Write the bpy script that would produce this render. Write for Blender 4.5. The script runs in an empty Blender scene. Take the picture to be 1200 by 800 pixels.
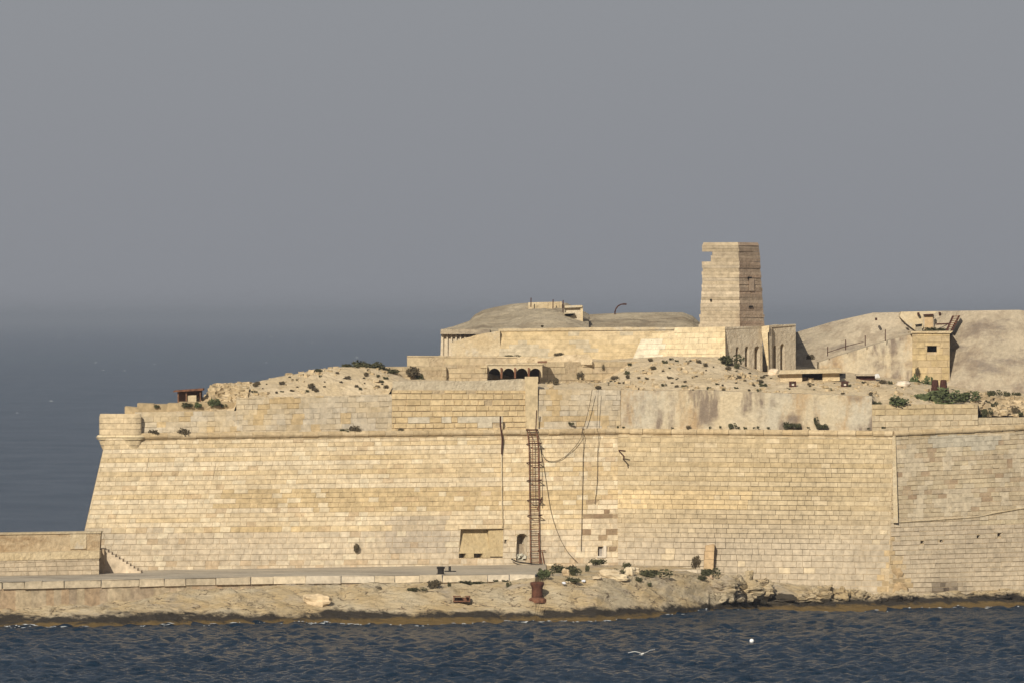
import bpy, math, random
import numpy as np
from mathutils import Vector, noise as mn

scene = bpy.context.scene
random.seed(7)
F = 8824.0          # focal length in photo pixels (1200 px wide)
EYE = 24.0          # camera height above the sea
HZ = 372.0          # eye level row of the photograph

# ------------------------------------------------------------------ camera
cam_d = bpy.data.cameras.new('camera')
cam = bpy.data.objects.new('camera', cam_d)
scene.collection.objects.link(cam)
cam_d.sensor_width = 36.0
cam_d.lens = 36.0 * F / 1200.0
cam_d.clip_start = 5.0
cam_d.clip_end = 200000.0
cam.location = (0, 0, EYE)
cam.rotation_euler = (math.radians(90) - math.atan((400 - HZ) / F), 0, 0)
scene.camera = cam

# ------------------------------------------------------------------ light
SUN_EL, SUN_AZ = math.radians(29), math.radians(17)     # azimuth: left of straight behind the camera
world = bpy.data.worlds.new('World')
scene.world = world
world.use_nodes = True
wn, wl = world.node_tree.nodes, world.node_tree.links
wn.clear()
w_out = wn.new('ShaderNodeOutputWorld')
w_bg = wn.new('ShaderNodeBackground')
w_bg.inputs['Strength'].default_value = 0.1
w_sky = wn.new('ShaderNodeTexSky')
w_sky.sky_type = 'NISHITA'
w_sky.sun_disc = False
w_sky.sun_elevation = SUN_EL
w_sky.sun_rotation = math.pi + SUN_AZ
w_sky.air_density = 1.0
w_sky.dust_density = 3.0
w_sky.ozone_density = 1.0
# dusty grey air: greyer and a little darker towards the horizon, the same all the way round
w_tc = wn.new('ShaderNodeTexCoord')
w_sep = wn.new('ShaderNodeSeparateXYZ')
w_mr = wn.new('ShaderNodeMapRange')
w_mr.interpolation_type = 'SMOOTHSTEP'
w_mr.inputs['From Min'].default_value = -0.0045
w_mr.inputs['From Max'].default_value = 0.0042
w_dust = wn.new('ShaderNodeMix'); w_dust.data_type = 'RGBA'
w_dust.inputs[6].default_value = (1.75, 1.86, 2.08, 1)
w_dust.inputs[7].default_value = (2.58, 2.68, 2.96, 1)
w_mix = wn.new('ShaderNodeMix'); w_mix.data_type = 'RGBA'
w_mix.inputs[0].default_value = 0.90
wl.new(w_tc.outputs['Generated'], w_sep.inputs[0])
wl.new(w_sep.outputs['Z'], w_mr.inputs['Value'])
wl.new(w_mr.outputs[0], w_dust.inputs[0])
wl.new(w_sky.outputs[0], w_mix.inputs[6])
wl.new(w_dust.outputs[2], w_mix.inputs[7])
wl.new(w_mix.outputs[2], w_bg.inputs['Color'])
wl.new(w_bg.outputs[0], w_out.inputs['Surface'])

sun_d = bpy.data.lights.new('sun', 'SUN')
sun_d.energy = 4.8
sun_d.angle = math.radians(0.6)
sun_d.color = (1.0, 0.93, 0.80)
sun = bpy.data.objects.new('sun', sun_d)
scene.collection.objects.link(sun)
sv = Vector((-math.sin(SUN_AZ) * math.cos(SUN_EL), -math.cos(SUN_AZ) * math.cos(SUN_EL), math.sin(SUN_EL)))
sun.rotation_euler = sv.to_track_quat('Z', 'Y').to_euler()
sun.location = (-300, 0, 400)

scene.view_settings.view_transform = 'Standard'
scene.view_settings.look = 'None'
scene.view_settings.exposure = 0.1
scene.view_settings.gamma = 1.0

# ------------------------------------------------------------------ helpers
COL = scene.collection


def P(px, py, D):
    return Vector(((px - 600.0) / F * D, D, EYE - (py - HZ) / F * D))


def G(px, z, D):
    return Vector(((px - 600.0) / F * D, D, z))


def proj(v):
    return 600.0 + v.x / v.y * F, HZ + (EYE - v.z) / v.y * F


def interp(tab, x):
    return float(np.interp(x, [t[0] for t in tab], [t[1] for t in tab]))


def fbm(x, y=0.0, z=0.0, o=4):
    return mn.fractal(Vector((x, y, z)), 1.0, 2.1, o)


def n1(x, y=0.0, z=0.0):
    return mn.noise(Vector((x, y, z)))


def jag(pts, step=3.0, amp=0.8, seed=0.0):
    """subdivide an open pixel polyline and roughen it"""
    out = []
    for (a, b) in zip(pts[:-1], pts[1:]):
        n = max(1, int(math.hypot(b[0] - a[0], b[1] - a[1]) / step))
        for i in range(n):
            t = i / n
            x = a[0] + (b[0] - a[0]) * t
            y = a[1] + (b[1] - a[1]) * t
            if i:
                y += amp * (n1(x * 0.13, seed) + 0.7 * n1(x * 0.45, seed + 3))
                x += amp * 0.4 * n1(x * 0.4, seed + 9)
            out.append((x, y))
    out.append(tuple(pts[-1]))
    return out


class MB:
    def __init__(s):
        s.v, s.f, s.c = [], [], []

    def add(s, verts, faces, col=None):
        b = len(s.v)
        s.v += [tuple(v) for v in verts]
        for f in faces:
            s.f.append([i + b for i in f])
            s.c.append(col)

    def hexa(s, a, b, col=None):
        """a = four front points in order, b = four back points"""
        s.add(list(a) + list(b), [(0, 1, 2, 3), (7, 6, 5, 4), (0, 4, 5, 1), (1, 5, 6, 2), (2, 6, 7, 3), (3, 7, 4, 0)], col)

    def box(s, c, sx, sy, sz, rz=0.0, col=None, jit=0.0, tilt=0.0, top=1.0):
        ca, sa = math.cos(rz), math.sin(rz)
        ps = []
        for (x, y, z) in ((-1, -1, -1), (1, -1, -1), (1, -1, 1), (-1, -1, 1), (-1, 1, -1), (1, 1, -1), (1, 1, 1), (-1, 1, 1)):
            k = top if z > 0 else 1.0
            X, Y, Z = x * sx / 2 * k, y * sy / 2 * k, z * sz / 2
            Z += tilt * X
            if jit:
                X += random.uniform(-jit, jit); Y += random.uniform(-jit, jit); Z += random.uniform(-jit, jit)
            ps.append((c[0] + X * ca - Y * sa, c[1] + X * sa + Y * ca, c[2] + Z))
        s.hexa(ps[:4], ps[4:], col)

    def slab(s, poly, thick, col=None, shift=(0, 1, 0)):
        """polygon of (px,py,D) extruded away from the camera"""
        fr = [P(*p) for p in poly]
        bk = [p + Vector(shift) * thick for p in fr]
        n = len(fr)
        s.add(fr + bk, [list(range(n)), list(range(2 * n - 1, n - 1, -1))] +
              [(i, i + n, (i + 1) % n + n, (i + 1) % n) for i in range(n)], col)

    def tube(s, pts, r, n=6, col=None, r2=None):
        pts = [Vector(p) for p in pts]
        rings = []
        for i, p in enumerate(pts):
            d = (pts[min(i + 1, len(pts) - 1)] - pts[max(i - 1, 0)]).normalized()
            a = d.cross(Vector((0.3, 0.2, 1))) if abs(d.z) < 0.9 else d.cross(Vector((0, 1, 0.1)))
            a.normalize(); b = d.cross(a)
            rr = r if r2 is None else r + (r2 - r) * i / (len(pts) - 1)
            rings.append([p + (a * math.cos(k * 2 * math.pi / n) + b * math.sin(k * 2 * math.pi / n)) * rr for k in range(n)])
        V = [v for rg in rings for v in rg]
        Fc = []
        for i in range(len(pts) - 1):
            for k in range(n):
                k2 = (k + 1) % n
                Fc.append((i * n + k, i * n + k2, (i + 1) * n + k2, (i + 1) * n + k))
        Fc.append(list(range(n))[::-1]); Fc.append([(len(pts) - 1) * n + k for k in range(n)])
        s.add(V, Fc, col)

    def lathe(s, c, prof, n=16, col=None, a0=0.0, a1=2 * math.pi):
        c = Vector(c); V = []
        full = abs(a1 - a0 - 2 * math.pi) < 1e-6
        m = n if full else n + 1
        for (r, z) in prof:
            for k in range(m):
                a = a0 + (a1 - a0) * k / n
                V.append(c + Vector((r * math.cos(a), r * math.sin(a), z)))
        Fc = []
        for i in range(len(prof) - 1):
            for k in range(n):
                k2 = (k + 1) % m
                Fc.append((i * m + k, i * m + k2, (i + 1) * m + k2, (i + 1) * m + k))
        Fc.append(list(range(m))[::-1]); Fc.append([(len(prof) - 1) * m + k for k in range(m)])
        s.add(V, Fc, col)

    def build(s, name, mat, parent=None, smooth=False):
        me = bpy.data.meshes.new(name)
        me.from_pydata(s.v, [], s.f)
        if any(c is not None for c in s.c):
            at = me.color_attributes.new('tint', 'FLOAT_COLOR', 'CORNER')
            arr = []
            for f, c in zip(s.f, s.c):
                c = c or (0.5, 0.4, 0.25)
                arr += [c[0], c[1], c[2], 1.0] * len(f)
            at.data.foreach_set('color', arr)
        if mat is not None:
            me.materials.append(mat)
        if smooth:
            me.polygons.foreach_set('use_smooth', [True] * len(me.polygons))
        me.update()
        o = bpy.data.objects.new(name, me)
        COL.objects.link(o)
        if parent is not None:
            o.parent = parent
            o.matrix_parent_inverse = parent.matrix_world.inverted() if False else Vector_inv(parent)
        return o


def Vector_inv(parent):
    from mathutils import Matrix
    return Matrix.Translation(-Vector(parent.location))


def tag(o, label, cat, group=None):
    o['label'] = label
    o['category'] = cat
    if group:
        o['group'] = group
    return o


def thing(name, label, cat, loc=(0, 0, 0), group=None):
    o = bpy.data.objects.new(name, None)
    COL.objects.link(o)
    o.location = loc
    o.empty_display_size = 0.5
    return tag(o, label, cat, group)


def struct(o):
    o['kind'] = 'structure'
    return o


def stuff(o):
    o['kind'] = 'stuff'
    return o


# ------------------------------------------------------------------ materials
def new_mat(name):
    m = bpy.data.materials.new(name)
    m.use_nodes = True
    nt = m.node_tree
    nt.nodes.clear()
    out = nt.nodes.new('ShaderNodeOutputMaterial')
    b = nt.nodes.new('ShaderNodeBsdfPrincipled')
    nt.links.new(b.outputs[0], out.inputs['Surface'])
    b.inputs['Roughness'].default_value = 0.95
    b.inputs['Specular IOR Level'].default_value = 0.1
    return m, nt, b


def N(nt, t, **kw):
    n = nt.nodes.new(t)
    for k, v in kw.items():
        if k in ('op',):
            n.operation = v
        else:
            n.inputs[k].default_value = v
    return n


def pos_noise(nt, scale, detail=5.0, stretch=(1, 1, 1), rough=0.6, offset=(0, 0, 0)):
    g = nt.nodes.new('ShaderNodeNewGeometry')
    mp = nt.nodes.new('ShaderNodeMapping')
    mp.inputs['Scale'].default_value = stretch
    mp.inputs['Location'].default_value = offset
    nt.links.new(g.outputs['Position'], mp.inputs['Vector'])
    n = nt.nodes.new('ShaderNodeTexNoise')
    n.inputs['Scale'].default_value = scale
    n.inputs['Detail'].default_value = detail
    n.inputs['Roughness'].default_value = rough
    nt.links.new(mp.outputs[0], n.inputs['Vector'])
    return n.outputs['Fac']


def ramp(nt, fac, lo, hi):
    r = nt.nodes.new('ShaderNodeMapRange')
    r.inputs['From Min'].default_value = lo
    r.inputs['From Max'].default_value = hi
    nt.links.new(fac, r.inputs['Value'])
    return r.outputs[0]


def mixc(nt, fac, a, b, mode='MIX'):
    m = nt.nodes.new('ShaderNodeMix'); m.data_type = 'RGBA'; m.blend_type = mode
    if isinstance(fac, (int, float)):
        m.inputs[0].default_value = fac
    else:
        nt.links.new(fac, m.inputs[0])
    for i, c in ((6, a), (7, b)):
        if isinstance(c, tuple):
            m.inputs[i].default_value = (c[0], c[1], c[2], 1)
        else:
            nt.links.new(c, m.inputs[i])
    return m.outputs[2]


def bump(nt, b, h, strength=0.5, dist=0.1):
    bn = nt.nodes.new('ShaderNodeBump')
    bn.inputs['Strength'].default_value = strength
    bn.inputs['Distance'].default_value = dist
    nt.links.new(h, bn.inputs['Height'])
    nt.links.new(bn.outputs[0], b.inputs['Normal'])


def mat_tinted(name, lo=0.72, hi=1.18, bs=0.45, dirt=(0.30, 0.22, 0.13), dirt_amt=0.35):
    """stone that takes its colour from the block it is on"""
    m, nt, b = new_mat(name)
    at = nt.nodes.new('ShaderNodeAttribute'); at.attribute_name = 'tint'
    f1 = ramp(nt, pos_noise(nt, 2.2, 6), 0.3, 0.7)
    v = mixc(nt, f1, (lo, lo, lo), (hi, hi, hi))
    c = mixc(nt, 1.0, at.outputs['Color'], v, 'MULTIPLY')
    f2 = ramp(nt, pos_noise(nt, 0.55, 7, (1, 1, 0.6), 0.7, (3, 7, 1)), 0.56, 0.78)
    f3 = ramp(nt, pos_noise(nt, 0.16, 6, (1, 1, 1.3), 0.62, (9, 1, 2)), 0.32, 0.68)
    c = mixc(nt, 1.0, c, mixc(nt, f3, (0.86, 0.85, 0.84), (1.08, 1.08, 1.07)), 'MULTIPLY')
    f4 = ramp(nt, pos_noise(nt, 6.5, 3, (1, 1, 1), 0.5, (1, 5, 2)), 0.66, 0.74)
    c = mixc(nt, f4, c, mixc(nt, 1.0, c, (0.62, 0.58, 0.52), 'MULTIPLY'))
    f2m = nt.nodes.new('ShaderNodeMath'); f2m.operation = 'MULTIPLY'; f2m.inputs[1].default_value = dirt_amt
    nt.links.new(f2, f2m.inputs[0])
    c = mixc(nt, f2m.outputs[0], c, dirt)
    nt.links.new(c, b.inputs['Base Color'])
    bump(nt, b, pos_noise(nt, 5.0, 6), bs, 0.08)
    return m


def mat_mottled(name, c1, c2, c3, s1=0.5, s2=1.6, streak=None, streak_amt=0.6, bs=0.5, st=(1, 1, 1), lo3=0.55, hi3=0.72,
                st3=(1, 1, 1)):
    m, nt, b = new_mat(name)
    c = mixc(nt, ramp(nt, pos_noise(nt, s1, 6, st), 0.38, 0.62), c1, c2)
    c = mixc(nt, ramp(nt, pos_noise(nt, s2, 7, st3, 0.7, (5, 2, 8)), lo3, hi3), c, c3)
    if streak:
        f = ramp(nt, pos_noise(nt, 0.75, 6, (1, 1, 0.16), 0.65, (2, 9, 4)), 0.44, 0.56)
        g = ramp(nt, pos_noise(nt, 0.16, 5, (1, 1, 1.5), 0.6, (11, 3, 4)), 0.43, 0.53)
        mm = nt.nodes.new('ShaderNodeMath'); mm.operation = 'MULTIPLY'
        nt.links.new(f, mm.inputs[0]); nt.links.new(g, mm.inputs[1])
        m2 = nt.nodes.new('ShaderNodeMath'); m2.operation = 'MULTIPLY'; m2.inputs[1].default_value = streak_amt
        nt.links.new(mm.outputs[0], m2.inputs[0])
        c = mixc(nt, m2.outputs[0], c, streak)
    v = mixc(nt, ramp(nt, pos_noise(nt, 3.5, 5), 0.3, 0.7), (0.84, 0.84, 0.84), (1.12, 1.12, 1.12))
    c = mixc(nt, 1.0, c, v, 'MULTIPLY')
    nt.links.new(c, b.inputs['Base Color'])
    bump(nt, b, pos_noise(nt, 1.7, 9, st, 0.68), min(1, bs * 1.6), 0.30)
    return m


def mat_plain(name, col, rough=0.9, vary=0.2, metal=0.0, sc=3.0):
    m, nt, b = new_mat(name)
    lo, hi = 1 - vary, 1 + vary
    c = mixc(nt, ramp(nt, pos_noise(nt, sc, 5), 0.3, 0.7), tuple(x * lo for x in col), tuple(x * hi for x in col))
    nt.links.new(c, b.inputs['Base Color'])
    b.inputs['Roughness'].default_value = rough
    b.inputs['Metallic'].default_value = metal
    return m


M = {}
M['block'] = mat_tinted('limestone_block')
M['mortar'] = mat_mottled('mortar', (0.43, 0.33, 0.205), (0.49, 0.385, 0.245), (0.35, 0.26, 0.155))
M['plaster'] = mat_mottled('old_plaster', (0.46, 0.36, 0.22), (0.52, 0.43, 0.29), (0.46, 0.41, 0.33), 0.35, 0.8)
M['stained'] = mat_mottled('stained_render', (0.44, 0.385, 0.29), (0.49, 0.40, 0.265), (0.38, 0.27, 0.155), 0.22, 0.40,
                           streak=(0.165, 0.125, 0.098), streak_amt=0.85, st3=(1, 1, 0.35), lo3=0.50, hi3=0.64)
M['concrete'] = mat_mottled('weathered_concrete', (0.36, 0.30, 0.215), (0.44, 0.365, 0.26), (0.22, 0.18, 0.14), 0.15, 0.35,
                            streak=(0.22, 0.165, 0.115), streak_amt=0.5, st3=(0.6, 1, 1.6), lo3=0.51, hi3=0.64)
M['dome'] = mat_mottled('dome_concrete', (0.33, 0.275, 0.19), (0.42, 0.35, 0.245), (0.22, 0.175, 0.12), 0.12, 0.22,
                        streak=(0.19, 0.145, 0.10), streak_amt=0.35, st=(0.5, 1, 2.2), st3=(0.4, 0.6, 1.8), lo3=0.47, hi3=0.60)
M['earth'] = mat_mottled('stony_earth', (0.56, 0.44, 0.275), (0.62, 0.50, 0.335), (0.43, 0.33, 0.20), 0.3, 0.8, bs=0.7, lo3=0.52, hi3=0.68)
M['rubble'] = mat_tinted('rubble_stone', 0.7, 1.2)
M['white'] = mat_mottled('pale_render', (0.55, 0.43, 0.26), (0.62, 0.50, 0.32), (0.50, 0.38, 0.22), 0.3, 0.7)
M['shade_wall'] = mat_mottled('shade_grey_render', (0.48, 0.40, 0.29), (0.53, 0.45, 0.33), (0.40, 0.31, 0.21), 0.5, 1.2)  # greyer tone paints shade on flank and openings; plain grey on the blockhouses
M['rust'] = mat_plain('rust', (0.15, 0.070, 0.040), 0.9, 0.5)
M['bollard'] = mat_plain('bollard_rust', (0.085, 0.036, 0.022), 0.9, 0.5)
M['rust_dark'] = mat_plain('dark_rust_and_shade', (0.060, 0.026, 0.019), 0.9, 0.4)
M['iron'] = mat_plain('black_iron_and_shade', (0.025, 0.022, 0.02), 0.7, 0.3)
M['cable'] = mat_plain('cable', (0.10, 0.075, 0.05), 0.8, 0.2)
M['wood'] = mat_plain('old_wood', (0.16, 0.085, 0.05), 0.9, 0.4)
M['leaf'] = mat_plain('leaf_green', (0.064, 0.062, 0.030), 0.8, 0.45, sc=2.0)
M['leaf_dry'] = mat_plain('leaf_dry', (0.092, 0.072, 0.043), 0.85, 0.4, sc=2.0)
M['leaf_bright'] = mat_plain('leaf_bright', (0.080, 0.092, 0.040), 0.8, 0.45, sc=2.0)
M['dark'] = mat_plain('dark_inner', (0.10, 0.075, 0.05), 0.95, 0.3)  # dark tone stands in for shade behind the arches and bunker window
M['foam'] = mat_plain('foam', (0.55, 0.56, 0.56), 0.6, 0.2)
M['whitestone'] = mat_plain('white_stone', (0.62, 0.54, 0.43), 0.9, 0.12)
M['feather'] = mat_tinted('feather', 0.95, 1.05, 0.1, (0.6, 0.6, 0.6), 0.0)
M['quay'] = mat_mottled('quay_surface', (0.41, 0.36, 0.28), (0.47, 0.40, 0.30), (0.27, 0.23, 0.18), 0.25, 0.30, st3=(0.5, 1.6, 1), lo3=0.50, hi3=0.62)

# rock shore: tan limestone, black algae band and olive brown weed by height above the sea
m, nt, b = new_mat('shore_rock')
geo = nt.nodes.new('ShaderNodeNewGeometry')
sep = nt.nodes.new('ShaderNodeSeparateXYZ')
nt.links.new(geo.outputs['Position'], sep.inputs[0])
nz = pos_noise(nt, 0.40, 7, (0.7, 1, 1), 0.7)
zz = nt.nodes.new('ShaderNodeMath'); zz.operation = 'MULTIPLY_ADD'
zz.inputs[1].default_value = 2.2
nt.links.new(nz, zz.inputs[0]); nt.links.new(sep.outputs['Z'], zz.inputs[2])
nz2 = pos_noise(nt, 0.9, 7, (0.5, 1, 1), 0.7, (7, 3, 5))
zy = nt.nodes.new('ShaderNodeMath'); zy.operation = 'MULTIPLY_ADD'
zy.inputs[1].default_value = 1.3
nt.links.new(nz2, zy.inputs[0]); nt.links.new(sep.outputs['Z'], zy.inputs[2])
c = mixc(nt, ramp(nt, pos_noise(nt, 0.30, 7, (1, 1, 2)), 0.38, 0.62), (0.48, 0.36, 0.20), (0.52, 0.43, 0.29))
c = mixc(nt, ramp(nt, pos_noise(nt, 0.22, 6, (1, 1, 2), 0.6, (8, 1, 3)), 0.52, 0.64), c, (0.40, 0.33, 0.24))
c = mixc(nt, ramp(nt, pos_noise(nt, 0.9, 7, (0.35, 0.7, 3), 0.7, (4, 4, 1)), 0.55, 0.72), c, (0.27, 0.20, 0.12))
# dark fissures
fz = nt.nodes.new('ShaderNodeMath'); fz.operation = 'SUBTRACT'; fz.inputs[1].default_value = 0.5
nt.links.new(pos_noise(nt, 0.42, 4, (0.6, 1, 2.2), 0.55, (1, 8, 2)), fz.inputs[0])
fa = nt.nodes.new('ShaderNodeMath'); fa.operation = 'ABSOLUTE'
nt.links.new(fz.outputs[0], fa.inputs[0])
c = mixc(nt, ramp(nt, fa.outputs[0], 0.010, 0.003), c, (0.15, 0.11, 0.07))
c = mixc(nt, ramp(nt, zz.outputs[0], 2.08, 1.80), c, (0.045, 0.037, 0.028))
c = mixc(nt, ramp(nt, zy.outputs[0], 1.06, 0.86), c, (0.150, 0.100, 0.040))
nt.links.new(c, b.inputs['Base Color'])
bump(nt, b, pos_noise(nt, 1.3, 9, (0.6, 1, 2.4), 0.7), 1.0, 0.5)
M['shore'] = m

# sea
m, nt, b = new_mat('sea_water')
b.inputs['Base Color'].default_value = (0.009, 0.033, 0.066, 1)
b.inputs['Roughness'].default_value = 0.16
spn = pos_noise(nt, 1.0, 4, (0.10, 0.016, 1), 0.6)
spm = nt.nodes.new('ShaderNodeMapRange')
for k_, v_ in (('From Min', 0.36), ('From Max', 0.64), ('To Min', 0.08), ('To Max', 0.30)):
    spm.inputs[k_].default_value = v_
nt.links.new(spn, spm.inputs['Value'])
nt.links.new(spm.outputs[0], b.inputs['Specular IOR Level'])
b.inputs['IOR'].default_value = 1.33
bump(nt, b, pos_noise(nt, 0.45, 8, (1, 0.55, 1), 0.74), 1.0, 2.6)
M['sea'] = m

# ------------------------------------------------------------------ sea
rng = np.random.default_rng(5)
WAVES = []
for i in range(90):
    lam = 0.85 * (3.0 / 0.85) ** (i / 89.0)
    th = math.radians(235) + rng.normal(0, 0.95)
    amp = 0.0082 * lam ** 0.8
    WAVES.append((lam, 2 * math.pi / lam * math.cos(th), 2 * math.pi / lam * math.sin(th), amp, rng.uniform(0, 6.28)))
for i in range(16):
    lam = 14.0 * (70.0 / 14.0) ** (i / 15.0)
    th = math.radians(225) + rng.normal(0, 0.5)
    WAVES.append((lam, 2 * math.pi / lam * math.cos(th), 2 * math.pi / lam * math.sin(th), 0.0013 * lam, rng.uniform(0, 6.28)))


def wave_h(x, y, cell=0.3):
    h = np.zeros_like(x)
    for lam, kx, ky, a, ph in WAVES:
        w = np.clip((lam / np.maximum(cell, 1e-6) - 2.5) / 2.0, 0, 1)
        s = np.sin(kx * x + ky * y + ph)
        h += a * w * (s + 0.25 * np.cos(2 * (kx * x + ky * y + ph)))
    return h


rowsD = list(np.linspace(-3000, 440, 12)) + list(np.arange(474, 652, 0.26))
d = 652.0
while d < 60000:
    rowsD.append(d); d *= 1.0045
rowsD = np.array(rowsD)
us = np.concatenate([[-60, -8, -2, -0.6, -0.2], np.linspace(-0.075, 0.075, 340), [0.2, 0.6, 2, 8, 60]])
Dm, Um = np.meshgrid(rowsD, us, indexing='ij')
Xs = np.clip(Um * np.maximum(Dm, 480.0), -60000, 60000)
sp = np.gradient(rowsD)[:, None] * np.ones_like(Xs)
Zs = wave_h(Xs, Dm, np.maximum(sp, np.maximum(Dm, 480) * 0.00052))
Zs[np.abs(Um) > 0.1] = -0.02
Zs[:12] = -0.02
nr, nc = Xs.shape
me = bpy.data.meshes.new('sea')
me.vertices.add(nr * nc)
co = np.stack([Xs, Dm, Zs], -1).reshape(-1).astype(np.float32)
me.vertices.foreach_set('co', co)
ii, jj = np.meshgrid(np.arange(nr - 1), np.arange(nc - 1), indexing='ij')
q = np.stack([ii * nc + jj, ii * nc + jj + 1, (ii + 1) * nc + jj + 1, (ii + 1) * nc + jj], -1).reshape(-1)
nf = (nr - 1) * (nc - 1)
me.loops.add(nf * 4)
me.loops.foreach_set('vertex_index', q.astype(np.int32))
me.polygons.add(nf)
me.polygons.foreach_set('loop_start', np.arange(0, nf * 4, 4, dtype=np.int32))
me.polygons.foreach_set('loop_total', np.full(nf, 4, dtype=np.int32))
me.polygons.foreach_set('use_smooth', np.ones(nf, dtype=bool))
me.update(calc_edges=True)
me.validate()
me.materials.append(M['sea'])
sea = bpy.data.objects.new('sea', me)
COL.objects.link(sea)
struct(sea)

# ------------------------------------------------------------------ rock shore
WALLD = [(60, 614), (122, 616), (724, 636), (1047, 630), (1240, 636), (1300, 638)]
WL = [(-80, 736), (0, 735), (100, 735), (200, 733), (300, 731.5), (400, 730), (500, 729), (600, 728), (700, 727), (780, 723.5),
      (840, 719), (900, 715), (1000, 713.5), (1047, 712.5), (1100, 711), (1200, 709.5), (1280, 708.5)]
ZB = [(-80, 1.1), (0, 1.2), (100, 1.4), (160, 1.8), (200, 2.3), (300, 2.55), (400, 2.6), (500, 2.7), (600, 2.9), (640, 3.25), (800, 3.1),
      (835, 2.7), (900, 2.0), (1000, 1.35), (1047, 0.9), (1100, 0.95), (1200, 1.05), (1280, 1.05)]
QF = [(-90, 585), (0, 588), (130, 593), (300, 600), (450, 603), (627, 606)]


def rock_point(px, t):
    d0 = EYE * F / (interp(WL, px) - HZ)
    if px < 627:
        d1 = interp(QF, px) + 1.6
    else:
        k = min(1, (px - 627) / 12.0)
        d1 = (606 + 1.6) * (1 - k) + (interp(WALLD, px) - 1.2) * k
    d1 = max(d1, d0 + 2.5)
    zb = interp(ZB, px)
    front = 8.0                                   # metres of shaped shore, then flat to the wall
    L = d1 - d0
    s = -2.0 + (L + 2.0) * t ** 1.35              # metres behind the waterline
    cl = min(1, max(0, (px - 815) / 50.0)) * (1 - min(1, max(0, (px - 1020) / 60.0)))   # low cliff on the right
    x = px * 0.07
    # seaward ledge, dark shelf, then the pale bank
    led = 0.42 / (1 + math.exp(-(s - 0.35 - 1.3 * n1(x * 0.22, 3) - 0.7 * n1(x * 0.8, 5)) * 3.5))
    top = zb - 0.42
    rise = min(5.5, max(1.4, L * 0.7))
    if cl > 0:
        rise = rise * (1 - cl) + 2.2 * cl
    r = min(1, max(0, (s - 0.9 - 0.8 * n1(x * 0.16, 7)) / rise))
    r = r * r * (3 - 2 * r) if cl > 0.3 else r ** 0.8
    nb = min(1, max(0, (s + 1) / 2.0))
    z = -1.0 + min(1, max(0, (s + 2.0) / 1.8)) * 1.0 + led + top * r
    rough = 0.34 * fbm(x * 0.22, s * 0.35, 2.0, 5) + 0.22 * fbm(x * 0.7, s * 0.9, 8.0, 4)
    hs = 0.30 + 0.10 * n1(x * 0.07, 3.3)
    zq = (z + 0.12 * n1(x * 0.15, s * 0.25, 6)) / hs
    fr_ = zq - math.floor(zq)
    strata = (fr_ ** 4 - fr_) * hs * 0.75 * (0.4 + 0.6 * r) * min(1, max(0.2, 0.6 + 1.2 * n1(x * 0.1, s * 0.15, 12)))
    crack = max(0, 0.10 - abs(n1(x * 0.21, s * 0.3, 17))) / 0.10
    strata -= 0.35 * crack * r
    if cl > 0:
        rough += cl * 0.45 * (abs(n1(x * 0.30, 11)) - 0.25) * (r * 1.2)
    fade = min(1, max(0.15, (L - s) / 2.0)) if px < 640 else min(1, max(0.3, 1.3 - s / 14.0))
    z += (rough + strata) * nb * fade
    return G(px, z, d0 + s + 0.5 * n1(x * 0.5, s * 0.3, 1) * nb)


mb = MB()
pxs = np.arange(-80, 1281, 2.6)
nt_ = 84
V = [rock_point(px, t) for px in pxs for t in np.linspace(0, 1, nt_)]
mb.add(V, [(i * nt_ + j, (i + 1) * nt_ + j, (i + 1) * nt_ + j + 1, i * nt_ + j + 1) for i in range(len(pxs) - 1) for j in range(nt_ - 1)])
struct(mb.build('rock_shore', M['shore']))


def rock_z(px, D):
    """height of the shore at a pixel column and distance"""
    best, bz = 1e9, 0
    for t in np.linspace(0, 1, 56):
        p = rock_point(px, t)
        if abs(p.y - D) < best:
            best, bz = abs(p.y - D), p.z
    return bz


# ------------------------------------------------------------------ quay
ZQ = 3.36
mb = MB()
qpx = list(range(-90, 627, 20)) + [627, 640]
fr = [G(p, ZQ, interp(QF, min(p, 627)) + 0.05 + (6 if p > 627 else 0)) for p in qpx]
rear = []
for p in qpx:
    D = interp([(-90, 612), (60, 618), (122, 622), (640, 640)], p)
    rear.append(G(p, ZQ, D))
n = len(qpx)
V = fr + rear
mb.add(V, [(i, i + 1, n + i + 1, n + i) for i in range(n - 1)])
# ground strip continuing along the wall behind the rubble
gp = [640, 660, 700, 740, 780, 815, 832]
a = [G(p, ZQ - 0.9, 612 + (p - 640) * 0.09) for p in gp]
bb = [G(p, ZQ - 0.02, interp(WALLD, p) + 2) for p in gp]
mb.add(a + bb, [(i, i + 1, len(gp) + i + 1, len(gp) + i) for i in range(len(gp) - 1)])
quay = struct(mb.build('quay', M['quay']))
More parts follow.
